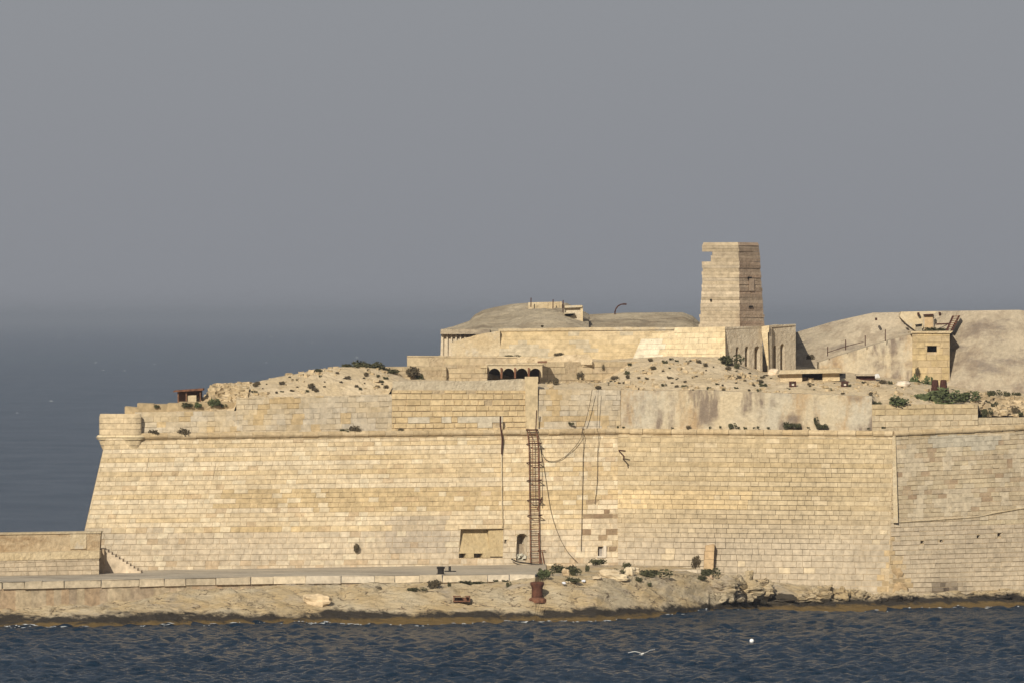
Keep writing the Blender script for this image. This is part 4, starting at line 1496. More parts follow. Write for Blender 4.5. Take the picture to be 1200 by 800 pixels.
mb = MB(); mb.slab([(1073, 381.8, 668.6), (1073, 380.4, 668.6), (1080.8, 379.4, 668.6), (1080.8, 380.8, 668.6)], 0.8); mb.build('lintel', M['iron'], rb_)
mb = MB(); mb.tube([P(1097, 380, 668.3), P(1112, 379.5, 668.3)], 0.07, 5); mb.build('rail', M['rust_dark'], rb_)
mb = MB(); mb.slab([(1060, 380, 670.2), (1059, 378.4, 670.2), (1063, 380, 670.2), (1063.5, 382, 670.2)], 0.5); mb.build('opening', M['iron'], rb_)  # this and the next dark slabs colour in the shade of openings
mb = MB(); mb.slab([(1041, 373.5, 673.3), (1041, 371.5, 673.3), (1048, 371.5, 673.3), (1048, 373.5, 673.3)], 0.5); mb.build('opening', M['iron'], rb_)
for (x, y) in ((1027, 374), (1076.5, 367.8), (1101.5, 367.5)):
    mb = MB(); mb.slab([(x - 1, y + 1.5, 670.4), (x - 1, y - 1.5, 670.4), (x + 1, y - 1.5, 670.4), (x + 1, y + 1.5, 670.4)], 1.0); mb.build('opening', M['rust_dark'], rb_)
st_ = thing('iron_stair', 'rusty iron stair flight leaning against the bunker top', 'stair', P(1112, 388, 665.4))
for dx in (0, 8.6):
    mb = MB(); mb.slab([(1108.5 + dx * 0.75, 388 - dx * 0.1, 665.4), (1116.5 + dx * 0.85, 370 - dx * 0.05, 665.8), (1118.2 + dx * 0.85, 370 - dx * 0.05, 665.8), (1110.5 + dx * 0.75, 388 - dx * 0.1, 665.4)], 0.9); mb.build('stringer', M['rust_dark'], st_)
for i in range(7):
    t = (i + 0.5) / 7
    x = 1110.5 + 8 * t
    y = 387.5 - 17.5 * t
    mb = MB(); mb.slab([(x, y, 665.6), (x, y - 0.8, 665.6), (x + 6.5, y - 1.2, 665.6), (x + 6.5, y - 0.3, 665.6)], 0.8); mb.build('tread', M['rust'], st_)
# fence posts and sagging wire on the bunker slope
for i, (x, y0, y1) in enumerate(((970, 406, 417), (991, 398, 410), (1014, 393, 405), (1037.5, 386, 400))):
    mb = MB(); mb.tube([P(x, y1, 664), P(x, y0, 664)], 0.045, 5)
    tag(mb.build('fence_post', M['rust_dark']), ['leftmost thin iron fence post on the bunker slope', 'second thin fence post from the left on the bunker slope', 'third thin fence post from the left on the bunker slope', 'rightmost thin iron fence post on the bunker slope'][i], 'post', 'fence posts on the bunker slope')
mb = MB(); mb.tube([P(969, 413, 663.9), P(990, 406, 663.9), (P(1012, 400.5, 663.9))], 0.03, 4)
tag(mb.build('fence_wire', M['rust_dark']), 'slack wire strung between fence posts on the bunker slope', 'wire')
# twin rusty tanks
tk = thing('rusty_tank', 'pair of tall dark rusty cylinders standing behind the green bush', 'tank', on_terr(1100, 463.5))
tD = on_terr(1100, 463.5).y
for (x, h) in ((1096.6, 444.5), (1105, 444.3)):
    mb = MB(); c = P(x + (0.6 if x > 1100 else -0.8), 465, tD)
    r0, r1, hh = 0.40, 0.27, 20.6 * tD / F
    mb.lathe(c, [(r0, 0), (r0, 0.1), (r0 - 0.02, 0.15), (r1, hh - 0.12), (r1 - 0.05, hh - 0.02), (0.05, hh)], 14); mb.build('cylinder', M['rust_dark'], tk)
    mb = MB(); mb.lathe(c + Vector((0, 0, hh * 0.45)), [(0.335, 0), (0.355, 0.03), (0.355, 0.09), (0.33, 0.12)], 14); mb.build('band', M['rust_dark'], tk)
# low slab shelters in front of the bunker
sD = on_terr(950, 446.5).y
s1 = thing('slab_shelter', 'low flat roofed shelter with dark slit and pale front, right of the arches', 'shelter', P(950, 446, sD + 0.6))
mb = MB(); mb.slab([(912, 438, sD + -0.4), (914, 433.5, sD + -0.4), (986, 431.5, sD + -0.4), (986, 436.5, sD + -0.4)], 5); mb.build('roof_slab', M['plaster'], s1)
mb = MB(); mb.slab([(964, 446, sD + 0.2), (964, 436, sD + 0.2), (984, 435.6, sD + 0.2), (984, 446, sD + 0.2)], 3); mb.build('front_wall', M['white'], s1)
mb = MB(); mb.slab([(938, 446, sD + 1.6), (938, 436, sD + 1.6), (964, 436, sD + 1.6), (964, 446, sD + 1.6)], 0.4); mb.build('back_wall', M['rust_dark'], s1)  # dark colour stands in for the shade inside the slit
mb = MB(); mb.slab([(914, 447, sD + 0.2), (914, 437, sD + 0.2), (940, 437, sD + 0.2), (940, 447, sD + 0.2)], 3); mb.build('side_wall', M['earth'], s1)
mb = MB(); mb.slab([(984.5, 443, sD + 0.0), (984.5, 437, sD + 0.0), (991, 437, sD + 0.0), (991, 443, sD + 0.0)], 0.8); mb.build('metal_box', M['iron'], s1)
sD = on_terr(1016, 445.5).y
s2 = thing('slab_shelter', 'dark slit shelter with small white lump at its right end', 'shelter', P(1018, 445, sD + 0.4))
mb = MB(); mb.slab([(1003, 440, sD + -0.4), (1003.5, 438.2, sD + -0.4), (1030, 438, sD + -0.4), (1030, 440, sD + -0.4)], 2.5); mb.build('roof_slab', M['concrete'], s2)
mb = MB(); mb.slab([(1004, 445, sD + 0.0), (1004, 439.8, sD + 0.0), (1026, 439.8, sD + 0.0), (1026, 445, sD + 0.0)], 1.5); mb.build('front_wall', M['rust_dark'], s2)  # dark front painted in place of the shaded slit under the roof
mb = MB(); rock_lump(mb, P(1028, 440.5, sD + -0.8), 0.22, (0.62, 0.60, 0.57), 3.0); mb.build('white_lump', M['rubble'], s2)
for i, x in enumerate((929, 990)):
    sq = thing('square_hatch', ['small dark square hatch frame with pale centre, left of two on the rubble slope', 'small dark square hatch frame on the rubble slope below the shelter'][i], 'hatch', on_terr(x, 453), 'square hatches on the rubble slope')
    D_ = on_terr(x, 453).y - 0.1
    for (a0, b0, a1, b1) in ((-4, -3.2, 4, -1.6), (-4, 1.8, 4, 3.2), (-4, -1.6, -1.8, 1.8), (1.8, -1.6, 4, 1.8)):
        mb = MB(); mb.slab([(x + a0, 449.5 + b1, D_), (x + a0, 449.5 + b0, D_), (x + a1, 449.5 + b0, D_), (x + a1, 449.5 + b1, D_)], 0.5); mb.build('frame', M['rust_dark'], sq)
    mb = MB(); mb.slab([(x - 1.6, 451.4, D_ + 0.2), (x - 1.6, 448, D_ + 0.2), (x + 1.6, 448, D_ + 0.2), (x + 1.6, 451.4, D_ + 0.2)], 0.3); mb.build('panel', M['whitestone'], sq)
mb = MB(); rock_lump(mb, on_terr(906.5, 438.5) + Vector((0, 0, 0.15)), 0.42, (0.62, 0.50, 0.36), 7.7, (1.25, 0.9, 0.75)); tag(mb.build('fallen_stone', M['rubble']), 'large pale fallen stone at the foot of the pilaster', 'stone')
mb = MB(); rock_lump(mb, on_terr(1058, 452) + Vector((0, 0, 0.15)), 0.4, (0.60, 0.52, 0.42), 2.2, (1.5, 0.9, 0.7)); tag(mb.build('fallen_stone', M['rubble']), 'pale fallen stone left of the green bush by the bunker door', 'stone')

# ------------------------------------------------------------------ breakwater wall and steps at the left
bw = thing('breakwater_wall', 'stepped harbour wall with stained upper band at the left edge', 'wall', G(0, ZQ, 598))
def style_bw(px, py, ci, rs):
    c = lerp3((0.55, 0.45, 0.32), (0.50, 0.41, 0.29), rs.random())
    return mul(c, rs.uniform(0.92, 1.06)), 0.7, rs.uniform(-0.02, 0.02)
ptl = Patch(P(-90, 658.5, 599), P(116, 653.5, 606), G(-90, ZQ, 599), G(116, ZQ, 606))
stone_wall(bw, ptl, 0.36, 0.9, 0.035, 0.05, style_bw, (), 120, seed=71, thick=3.0)
mb = MB(); mb.slab([(-90, 658.8, 598.9), (-90, 649.5, 598.9), (116.4, 645.2, 605.9), (116.4, 653.8, 605.9)], 3.2); mb.build('plaster_band', M['white'], bw)
mb = MB()
f_ = [(-90, 650, 601.3), (-90, 626.5, 601.5), (118, 623.0, 608.2), (116.5, 646, 608.0)]
mb.slab(f_, 2.0)
mb.build('upper_wall', mat_mottled('stained_upper', (0.44, 0.33, 0.20), (0.46, 0.36, 0.23), (0.26, 0.165, 0.085), 0.3, 0.30, st3=(0.5, 1, 2.0), lo3=0.46, hi3=0.62), bw)
mb = MB(); mb.slab([(-90, 627.5, 601.4), (-90, 625.6, 601.4), (118.3, 622.2, 608.1), (118.3, 624.2, 608.1)], 2.4); mb.build('coping', M['plaster'], bw)
mb = MB(); mb.slab([(82, 643, 606.8), (82, 625.4, 607.0), (101, 625, 607.6), (101, 642.6, 607.4)], 0.3); mb.build('pale_patch', M['plaster'], bw)
stp = thing('stone_steps', 'flight of pale stone steps beside the wall corner', 'stairs', G(145, ZQ, 610))
for i in range(10):
    x0, x1 = 122 + i * 4.3, 122 + (i + 1) * 4.3
    zt = ZQ + 1.85 * (10 - i) / 10
    mb = MB()
    A = [G(x0, ZQ - 0.1, 609.2), G(x1, ZQ - 0.1, 609.2), G(x1, zt, 609.2), G(x0, zt, 609.2)]
    mb.hexa(A, [v + Vector((0, 2.6, 0)) for v in A], mul((0.53, 0.43, 0.31), random.uniform(0.92, 1.08)))
    mb.build('step', M['block'], stp)
mb = MB()
A = [G(115.5, ZQ - 0.1, 608.6), G(122, ZQ - 0.1, 608.6), G(122, ZQ + 1.95, 608.6), G(115.5, ZQ + 1.95, 608.6)]
mb.hexa(A, [v + Vector((0, 3.4, 0)) for v in A], (0.46, 0.35, 0.23)); mb.build('landing', M['block'], stp)

def shore_at(px, py):
    """shore or quay point seen at a pixel"""
    for D in np.arange(583, 640, 0.5):
        z = rock_z(px, D) if px > 627 or D < interp(QF, px) else ZQ
        p_ = G(px, z, D)
        if proj(p_)[1] <= py:
            return p_
    return P(px, py, 612)


# ------------------------------------------------------------------ bollards and quay clutter
bo = thing('bollard', 'big rusty red mooring bollard with flared head on the rocks', 'bollard', (0, 0, 0))
c = shore_at(629.5, 703.5)
bo.location = c
mb = MB(); mb.lathe(c, [(0.42, 0), (0.44, 0.15), (0.42, 0.5), (0.43, 0.85), (0.53, 1.05), (0.56, 1.15), (0.54, 1.28), (0.3, 1.33), (0.05, 1.34)], 20); mb.build('body', M['bollard'], bo, True)
mb = MB(); mb.lathe(c + Vector((0, 0, -0.35)), [(0.75, 0), (0.72, 0.3), (0.5, 0.42), (0.4, 0.44)], 14); mb.build('base', M['rust'], bo)
bo = thing('bollard', 'short black iron bollard on the quay edge', 'bollard', G(516, ZQ, 606.5))
c = G(516.5, ZQ, 606.5)
mb = MB(); mb.lathe(c, [(0.26, 0), (0.26, 0.42), (0.33, 0.47), (0.33, 0.6), (0.2, 0.62), (0.03, 0.63)], 16); mb.build('body', M['iron'], bo)
mb = MB(); mb.lathe(c, [(0.38, 0), (0.36, 0.05), (0.27, 0.06)], 16); mb.build('base', M['iron'], bo)
cl = thing('mooring_cleat', 'small black mooring cleat behind the short bollard', 'cleat', G(527, ZQ, 613))
c = G(527, ZQ, 612.5)
mb = MB(); mb.lathe(c, [(0.14, 0), (0.1, 0.1), (0.1, 0.4), (0.13, 0.44)], 10); mb.build('post', M['iron'], cl)
mb = MB(); mb.box(c + Vector((0.05, 0, 0.04)), 0.95, 0.5, 0.08); mb.build('plate', M['iron'], cl)
# rusty metal trough on the rock
tr_ = thing('metal_trough', 'broken rusty metal trough lying on the rocks left of the big bollard', 'trough', shore_at(541, 705))
D_ = shore_at(541, 706.5).y - 0.5
for (a0, b0, a1, b1) in ((531, 703.5, 551, 704.8), (531.4, 698.3, 532.6, 704), (549.6, 698.3, 551, 703.8), (531, 697.8, 540, 698.9), (545, 698.0, 551, 699.0)):
    mb = MB(); mb.slab([(a0, b1, D_), (a0, b0, D_), (a1, b0, D_), (a1, b1, D_)], 0.6); mb.build('plate', M['rust'], tr_)
mb = MB(); mb.slab([(531.5, 704, D_ + 0.7), (531.5, 699.5, D_ + 0.7), (550, 699.5, D_ + 0.7), (550, 704, D_ + 0.7)], 0.1); mb.build('back_plate', M['rust'], tr_)

# ------------------------------------------------------------------ ladder mast, cables, pipe, bracket
def on_wall(px, py, off):
    u, v = w1.inv(px, min(py, 668))
    if py < 506:
        q_ = w1.S(w1.inv(px, 506)[0], 1.0, off)
        return P(px, py, q_.y)
    return w1.S(u, v, off)
la = thing('ladder', 'tall rusty iron ladder fixed up the ashlar wall', 'ladder', on_wall(623, 660, 0.2))
def lx(x, y):
    return x + (y - 502) * 0.0125
for (x, o) in ((617.8, 0.30), (628.6, 0.30), (619.4, 0.72), (627.2, 0.72)):
    if o > 0.5:
        yb = 590
    else:
        yb = 661
    mb = MB(); mb.tube([on_wall(lx(x, y), y, o) for y in np.linspace(502, yb, 8)], 0.042 if o < 0.5 else 0.028, 5); mb.build('rail', M['rust'], la)
y = 504.0
while y < 660:
    mb = MB(); mb.tube([on_wall(lx(617.8, y), y, 0.3), on_wall(lx(628.6, y), y + 0.3, 0.3)], 0.032, 4); mb.build('rung', M['rust'], la)
    y += 4.3
for y in (503, 520, 542, 563, 586, 604):
    mb = MB(); mb.tube([on_wall(lx(616.6, y), y, 0.05), on_wall(lx(616.8, y), y, 0.75), on_wall(lx(629.6, y), y, 0.75), on_wall(lx(629.8, y), y, 0.05)], 0.05, 5); mb.build('bracket', M['rust_dark'], la)
mb = MB(); mb.tube([on_wall(628, 504, 0.4), on_wall(629, 480, 0.4)], 0.05, 5); mb.build('top_pole', M['rust_dark'], la)
for (a_, b_) in (((631, 660), (630, 625)), ((633, 660), (630, 636)), ((629, 645), (638, 645)), ((628, 597), (634, 582)), ((636, 660), (634, 646))):
    mb = MB(); mb.tube([on_wall(a_[0], a_[1], 0.25), on_wall(b_[0], b_[1], 0.2)], 0.045, 4); mb.build('strut', M['rust'], la)


def wall_line(name, label, cat, pts, r, mat, off=0.16, n=26):
    xs = [p[0] for p in pts]; ys_ = [p[1] for p in pts]
    tt = np.linspace(0, len(pts) - 1, n)
    # smooth with a Catmull-Rom pass
    out = []
    for t in tt:
        i = min(int(t), len(pts) - 2); f_ = t - i
        g = [pts[max(i - 1, 0)], pts[i], pts[i + 1], pts[min(i + 2, len(pts) - 1)]]
        q_ = []
        for d_ in (0, 1):
            a, b_, c_, e = [k[d_] for k in g]
            q_.append(0.5 * (2 * b_ + (c_ - a) * f_ + (2 * a - 5 * b_ + 4 * c_ - e) * f_ ** 2 + (3 * b_ - a - 3 * c_ + e) * f_ ** 3))
        out.append(on_wall(q_[0], q_[1], off + 0.22 * min(1, max(0, (530 - q_[1]) / 20.0))))
    mb = MB(); mb.tube(out, r, 5)
    return tag(mb.build(name, mat), label, cat)


wall_line('cable', 'slack cable looping from the parapet to the ladder', 'cable', [(694, 456), (690, 478), (684, 500), (675, 520), (662, 534), (650, 540), (640, 539), (634, 530), (630, 516)], 0.026, M['cable'])
wall_line('cable', 'thin cable hanging from the ladder down to the quay', 'cable', [(631, 520), (636, 545), (640, 570), (645, 600), (653, 625), (664, 646), (676, 659)], 0.024, M['cable'])
wall_line('cable', 'straight cable dropping from the cordon to the wall foot', 'cable', [(682.5, 500), (682, 560), (681, 600), (680, 645)], 0.024, M['cable'])
wall_line('cable', 'straight cable running down to the damaged stones', 'cable', [(701, 456), (699.5, 505), (699, 560), (696, 590)], 0.022, M['cable'])
wall_line('drain_pipe', 'thin drain pipe dark at the top, above the wide opening', 'pipe', [(586.3, 487), (586.6, 520), (586.8, 532)], 0.075, M['rust_dark'], 0.18, 6)
wall_line('drain_pipe', 'pale lower drain pipe ending at the wide opening', 'pipe', [(586.8, 532), (587.2, 580), (588, 617)], 0.055, M['plaster'], 0.15, 6)
wall_line('cable', 'dark hose curving along the wall foot under the door niche', 'hose', [(597, 655), (603, 658), (612, 659.5), (624, 661), (633, 661.5)], 0.06, M['iron'], 0.4)
br = thing('iron_bracket', 'small bent iron bracket jutting from the wall below the cordon', 'bracket', P(729, 532, 634))
for (a_, b_) in (((725, 527), (733, 528)), ((725.5, 528), (732, 535)), ((731, 534), (731, 538))):
    mb = MB(); mb.tube([P(a_[0], a_[1], 634.2), P(b_[0], b_[1], 633.9)], 0.06, 5); mb.build('bar', M['rust_dark'], br)
# broken stone pillar and kerb near the wall foot
pl = thing('stone_pillar', 'leaning stub of a pale stone pillar against the grey wall', 'pillar', P(831, 666, 631))
for i, (y0, y1, xa, xb) in enumerate(((637, 645, 827, 837.5), (645.3, 655, 826, 837), (655.3, 667, 825.2, 836.5))):
    mb = MB(); mb.slab([(xa - 0.4, y1, 631), (xa, y0 + (2 if i == 0 else 0), 631), (xb - 0.2, y0, 631), (xb - 0.5, y1, 631)], 1.6, mul((0.50, 0.36, 0.21), random.uniform(0.9, 1.1))); mb.build('stone_block', M['block'], pl)
kb = thing('kerb', 'long pale kerb block in front of the stone pillar', 'kerb', P(790, 675, 620))
for (xa, xb, k) in ((788, 804, 0.95), (804.3, 817, 1.05), (817.3, 826, 0.9)):
    mb = MB(); mb.slab([(xa, 676.5, 624.0), (xa, 667.5, 624.0), (xb, 667.2, 624.0), (xb, 676, 624.0)], 1.5, mul((0.54, 0.46, 0.35), k)); mb.build('kerb_stone', M['block'], kb)

# ------------------------------------------------------------------ loose stones on the shore
SH = [
    (716, 673, 0.75, (0.53, 0.43, 0.29), (1.6, 1, 0.7), 'long pale slab of fallen stone between shrubs on the shore'),
    (727, 677, 0.55, (0.56, 0.46, 0.31), (1.5, 1, 0.6), 'flat pale stone right of the long fallen slab'),
    (738, 671, 0.55, (0.58, 0.48, 0.33), (1, 1, 0.9), 'squarish pale block beside the dark shrub on the shore'),
    (742, 667.5, 0.45, (0.60, 0.50, 0.35), (1.5, 1, 0.6), 'pale flat stone balanced on the squarish block'),
    (663, 672, 0.35, (0.53, 0.40, 0.25), (1, 1, 1.1), 'small upright tan stone in front of the widest shrub'),
    (372, 706, 0.8, (0.53, 0.41, 0.26), (1.6, 1, 0.8), 'pale squared rock at the shore below the quay'),
    (830, 677, 0.35, (0.45, 0.33, 0.22), (1.4, 1, 0.7), 'brown rounded stone under the shrub by the kerb'),
    (668, 683, 0.3, (0.50, 0.40, 0.27), (1.8, 1, 0.4), 'thin flat stone right of the big rusty bollard'),
    (908, 706, 0.0, (0, 0, 0), (1, 1, 1), ''),
    (443, 690, 0.22, (0.12, 0.10, 0.07), (1.5, 1, 0.7), 'small dark lump on the rocks below the quay'),
    (700, 677.5, 0.25, (0.5, 0.40, 0.27), (1.8, 1, 0.6), 'small flat stone left of the long fallen slab'),
]
for i, (px, py, r, c, sq, lab) in enumerate(SH):
    if r == 0:
        continue
    p_ = shore_at(px, py + r * 5)
    mb = MB(); rock_lump(mb, p_ + Vector((0, 0, r * sq[2] * 0.45)), r * 0.85, c, i * 5.3, sq, 14, 0.35)
    tag(mb.build('shore_stone', M['rubble']), lab, 'stone', 'loose stones on the shore')
for i, (px, py, lab) in enumerate(((661, 686, 'left white litter scrap under the low shrub right of the bollard'), (684, 683, 'bluish white litter scrap at the right end of the low shrub'))):
    p_ = shore_at(px, py)
    mb = MB(); rock_lump(mb, p_ + Vector((0, -0.3, 0.14)), 0.12, (0.66, 0.67, 0.72), i * 3.3, (1.4, 1, 0.8), 5); tag(mb.build('litter_scrap', M['rubble']), lab, 'litter', 'litter on the shore')
# boulders at the foot of the grey wall
BL = [(845, 693, 1.3, (1.2, 1, 0.9)), (868, 692, 1.25, (1.3, 1, 1)), (890, 691, 1.0, (1.2, 1, 0.9)), (944, 703, 0.9, (1.6, 1, 0.7)), (962, 700, 0.95, (1, 1, 1)), (983, 702, 0.95, (1.1, 1, 0.9)), (1003, 703, 0.95, (1.1, 1, 0.9)), (1022, 704, 0.7, (1.2, 1, 0.8)), (1040, 704, 0.85, (1.3, 1, 0.8)), (1062, 703, 0.8, (1.2, 1, 0.9)), (1078, 705, 0.6, (1.3, 1, 0.8)), (1098, 703, 0.7, (1.5, 1, 0.7)), (1160, 701, 0.85, (1.8, 1, 0.7)), (1190, 700, 0.8, (1.8, 1, 0.8))]
bl_lab = ['leftmost big boulder of the row under the grey wall', 'second big boulder from the left under the grey wall', 'boulder at the left lip of the dark sea hollow', 'slab boulder at the right lip of the dark sea hollow', 'boulder just right of the slab by the sea hollow', 'upright boulder in the middle of the row under the grey wall', 'rounded boulder right of the upright one under the wall', 'small boulder left of the collapsed corner', 'yellowish boulder directly under the collapsed corner', 'boulder just right of the collapsed corner', 'small boulder left of the blackened stones', 'flat boulder under the blackened stones', 'long low boulder near the right edge waterline', 'rightmost low boulder at the waterline']
for i, (px, py, r, sq) in enumerate(BL):
    d0 = EYE * F / (interp(WL, px) - HZ)
    D_ = d0 + 2.2 + (1.0 if px < 920 else 0.4)
    mb = MB(); rock_lump(mb, P(px, py, D_), r, (0.46, 0.36, 0.22), 40 + i * 2.7, sq, 26, 1.0)
    tag(mb.build('boulder', M['shore']), bl_lab[i], 'boulder', 'boulders under the sea wall')

mb = MB()  # added boulder; its black tint stands in for the dark, weedy hollow
d0 = EYE * F / (interp(WL, 911) - HZ)
rock_lump(mb, P(911, 704.5, d0 + 2.2), 0.75, (0.055, 0.045, 0.033), 91.0, (1.9, 0.8, 0.8), 22, 1.0)
tag(mb.build('boulder', M['rubble']), 'added black weedy rock standing in for the dark sea hollow below the grey wall', 'boulder', 'boulders under the sea wall')

# ------------------------------------------------------------------ plants
def shrub_mesh(name, seed, n=520, spiky=0.5):
    rs = random.Random(seed)
    V, Fc = [], []
    lobes = [(rs.uniform(-0.6, 0.6), rs.uniform(-0.4, 0.4), rs.uniform(0.25, 0.6), rs.uniform(0.3, 0.5)) for _ in range(6)]
    for _ in range(n):
        lx_, ly_, lz_, lr = rs.choice(lobes)
        d = Vector((rs.gauss(0, 1), rs.gauss(0, 1), rs.gauss(0, 1))).normalized() * lr * rs.random() ** 0.4
        c = Vector((lx_ + d.x * 1.1, ly_ + d.y, max(0.0, lz_ + d.z)))
        a = Vector((rs.gauss(0, 1), rs.gauss(0, 1), rs.gauss(0.6, 1))).normalized()
        b_ = a.cross(Vector((rs.gauss(0, 1), rs.gauss(0, 1), rs.gauss(0, 1)))).normalized()
        s_ = rs.uniform(0.09, 0.19)
        k = len(V)
        V += [c - b_ * s_ * 0.5, c + a * s_ * 0.9, c + b_ * s_ * 0.5, c - a * s_ * 0.7]
        Fc.append((k, k + 1, k + 2, k + 3))
    me_ = bpy.data.meshes.new(name)
    me_.from_pydata([tuple(v) for v in V], [], Fc)
    return me_


SM = {}
for kind, mk in (('g', 'leaf'), ('d', 'leaf_dry'), ('b', 'leaf_bright')):
    SM[kind] = []
    for q_ in range(4):
        me_ = shrub_mesh('shrub_' + kind, q_ * 7 + ord(kind))
        me_.materials.append(M[mk])
        SM[kind].append(me_)
shrub_i = [0]


def shrub(base, w_, h_, kind, label, group, cat='shrub', name='shrub'):
    """w_, h_ in metres; base sits on the ground"""
    shrub_i[0] += 1
    o = bpy.data.objects.new(name, SM[kind][shrub_i[0] % 4])
    COL.objects.link(o)
    o.location = base
    o.scale = (w_ / 1.75, max(0.3, min(w_ * 0.7, 1.6)) / 1.6, h_ / 0.85)
    o.rotation_euler = (0, 0, 0.15 * ((shrub_i[0] * 37) % 7 - 3))
    tag(o, label, cat, group)
    return o


# on the cordon ledge: (px, width px, height px, kind)
def ledge_pt(px, py, back=0.45):
    return P(px, py, WD(px) - 0.05)
LG = [(180, 511, 14, 7, 'd', 'low dry shrub nearest the turret stub on the cordon ledge'), (216, 513, 19, 9, 'd', 'wide dry shrub on the cordon ledge left of the shack'), (192, 511, 5, 4, 'd', 'tiny dark tuft between two dry shrubs on the cordon'),
      (403, 507.5, 10, 5, 'g', 'low dark tuft on the cordon beside a taller shrub'), (416, 508.5, 15, 9, 'd', 'rounded shrub on the cordon below the bank'), (470, 508.5, 10, 6, 'd', 'dark shrub on the cordon below the bare ashlar'),
      (669, 497, 7, 3, 'g', 'small tuft on the wall between pier and cable'), (858, 502, 9, 6, 'g', 'dark shrub on the cordon midway along the stained parapet'), (923, 501.5, 16, 6, 'g', 'long dark shrub on the cordon, left of three together'),
      (936, 501.5, 11, 6, 'g', 'dark shrub in the middle of three together on the cordon'), (962, 501.5, 14, 6, 'g', 'dark shrub at right of three together on the cordon'), (956, 496, 5, 7, 'g', 'upright tuft growing from the stained parapet'),
      (807, 503.5, 7, 5, 'd', 'brownish tuft on the cordon below the streaks'), (418, 648, 9, 9, 'd', 'dark shrub growing out of the sea wall face')]
for (px, py, wp_, hp_, kd, lab) in LG:
    p_ = ledge_pt(px, py) if py < 600 else on_wall(px, py, 0.15)
    shrub(p_, wp_ * 0.075, hp_ * 0.075, kd, lab, 'shrubs on the cordon')
small = [(365, 508), (362, 507.5), (315, 510), (321, 510), (332, 510), (290, 511), (724, 501.5), (731, 501.5), (788, 502), (832, 502.5), (844, 501.5), (866, 502.5), (873, 502.5), (884, 502), (888, 502), (901, 502.5), (947, 501.5), (1018, 503), (1035, 502), (355, 508)]
for i, (px, py) in enumerate(small):
    shrub(ledge_pt(px, py), random.uniform(3, 7) * 0.07, random.uniform(2, 3.4) * 0.07, 'g', 'tiny dark tuft of weeds on the cordon ledge below the ' + ('low left parapet' if px < 300 else 'stony left bank' if px < 500 else 'stained parapet' if px < 1000 else 'right ashlar parapet'), 'tiny tufts on the cordon', 'tuft', 'weed_tuft')

# on the terrace
def on_terr_(px, py):
    best = None
    for o_ in np.arange(1.4, 22, 0.25):
        p_ = terr(px, o_)
        if proj(p_)[1] <= py:
            return p_
    return terr(px, 8)
TG = [(430, 427, 34, 9, 'g', 'wide dark green shrub on the crest of the left bank'), (410, 429.5, 18, 5, 'g', 'low green shrub at the left end of the crest'), (455, 430, 22, 5, 'g', 'low green shrub right of the crest shrub'), (484, 441, 20, 9, 'd', 'dark shrub on the broken wall left of the arcade'), (491, 444, 9, 7, 'g', 'small dark shrub below the broken wall'),
      (449, 437, 7, 7, 'd', 'dry tuft in front of the broken wall'), (218, 476, 14, 4, 'g', 'green tuft on the ledge below the shack'), (231, 476, 11, 4, 'b', 'bright green tuft right below the shack'), (250, 475, 15, 6, 'b', 'bright green shrub right of the shack'), (262, 476, 7, 3, 'g', 'small green tuft right of the bright shrub'), (183, 477, 7, 3, 'g', 'small tuft on the ledge left of the shack'), (230, 470, 9, 4, 'd', 'dark tuft inside the shack opening'),
      (365, 457, 8, 6, 'd', 'dark shrub in the middle of the left bank'),
      (679, 443, 9, 9, 'd', 'round dark shrub on the plain terrace wall'), (706, 433, 6, 6, 'd', 'small dry shrub on the terrace wall'), (652, 451, 9, 7, 'd', 'dark shrub at the foot of the terrace wall'), (644, 449, 6, 4, 'd', 'small dark tuft left of the terrace wall foot shrub'),
      (856, 427, 28, 10, 'g', 'dark olive shrub sprawling at the foot of the arches'), (863, 432, 8, 6, 'g', 'dark shrub right of the sprawling one by the arches'), (854, 433.5, 9, 4, 'd', 'small dark shrub below the sprawling one by the arches'),
      (1076, 466, 34, 18, 'b', 'tall green bush left of the rusty tanks'), (1100, 472, 60, 12, 'b', 'widest green bush in front of the rusty tanks'), (1130, 471, 30, 9, 'b', 'low green bush right of the rusty tanks'), (1050, 474, 26, 7, 'b', 'low green bush at the left end of the ashlar parapet'), (1027, 475, 12, 5, 'g', 'small dark shrub at the left corner of the ashlar parapet'),
      (1165, 465, 16, 7, 'g', 'round green shrub right of the bunker bushes'), (1179, 464, 9, 5, 'g', 'small shrub between two on the right slope'), (1193, 465, 13, 6, 'g', 'green shrub at the right edge of the slope'), (1161, 478, 16, 8, 'g', 'green shrub on the rubble near the right edge'), (1156, 488, 12, 8, 'g', 'shrub low on the rubble near the right edge'), (1190, 486, 10, 9, 'd', 'dark shrub on the rubble at right edge'), (1196, 499, 12, 5, 'g', 'green tuft on the wall at the right edge'),
      (1075, 440, 5, 9, 'd', 'dark plant hanging on the bunker front wall'), (950, 420, 9, 5, 'd', 'dark shrub on the bunker slope right of the arches')]
for (px, py, wp_, hp_, kd, lab) in TG:
    if px in (1075, 679, 706):
        p_ = P(px, py, 661.6 if px == 1075 else 643.5 + (px - 632) * 0.047)
    elif px in (950,):
        p_ = P(px, py, 667)
    elif px in (484, 491, 449):
        p_ = P(px, py, 632.3 + (px - 392) * 0.04)
    elif px < 300:
        p_ = P(px, py, WD(px) + 1.8 if px != 230 else 623.5)
    elif px in (1100, 1130, 1076, 1050):
        p_ = P(px, py, {1100: 652, 1130: 653, 1076: 653.5, 1050: 634}[px])
        q_ = on_terr(px, py); p_ = q_ if px != 1076 else p_
    else:
        p_ = on_terr(px, py)
    shrub(p_ - Vector((0, 0, 0.06)), wp_ * 0.080, hp_ * (0.098 if kd == 'b' else 0.084), kd, lab, 'shrubs on the fort top')
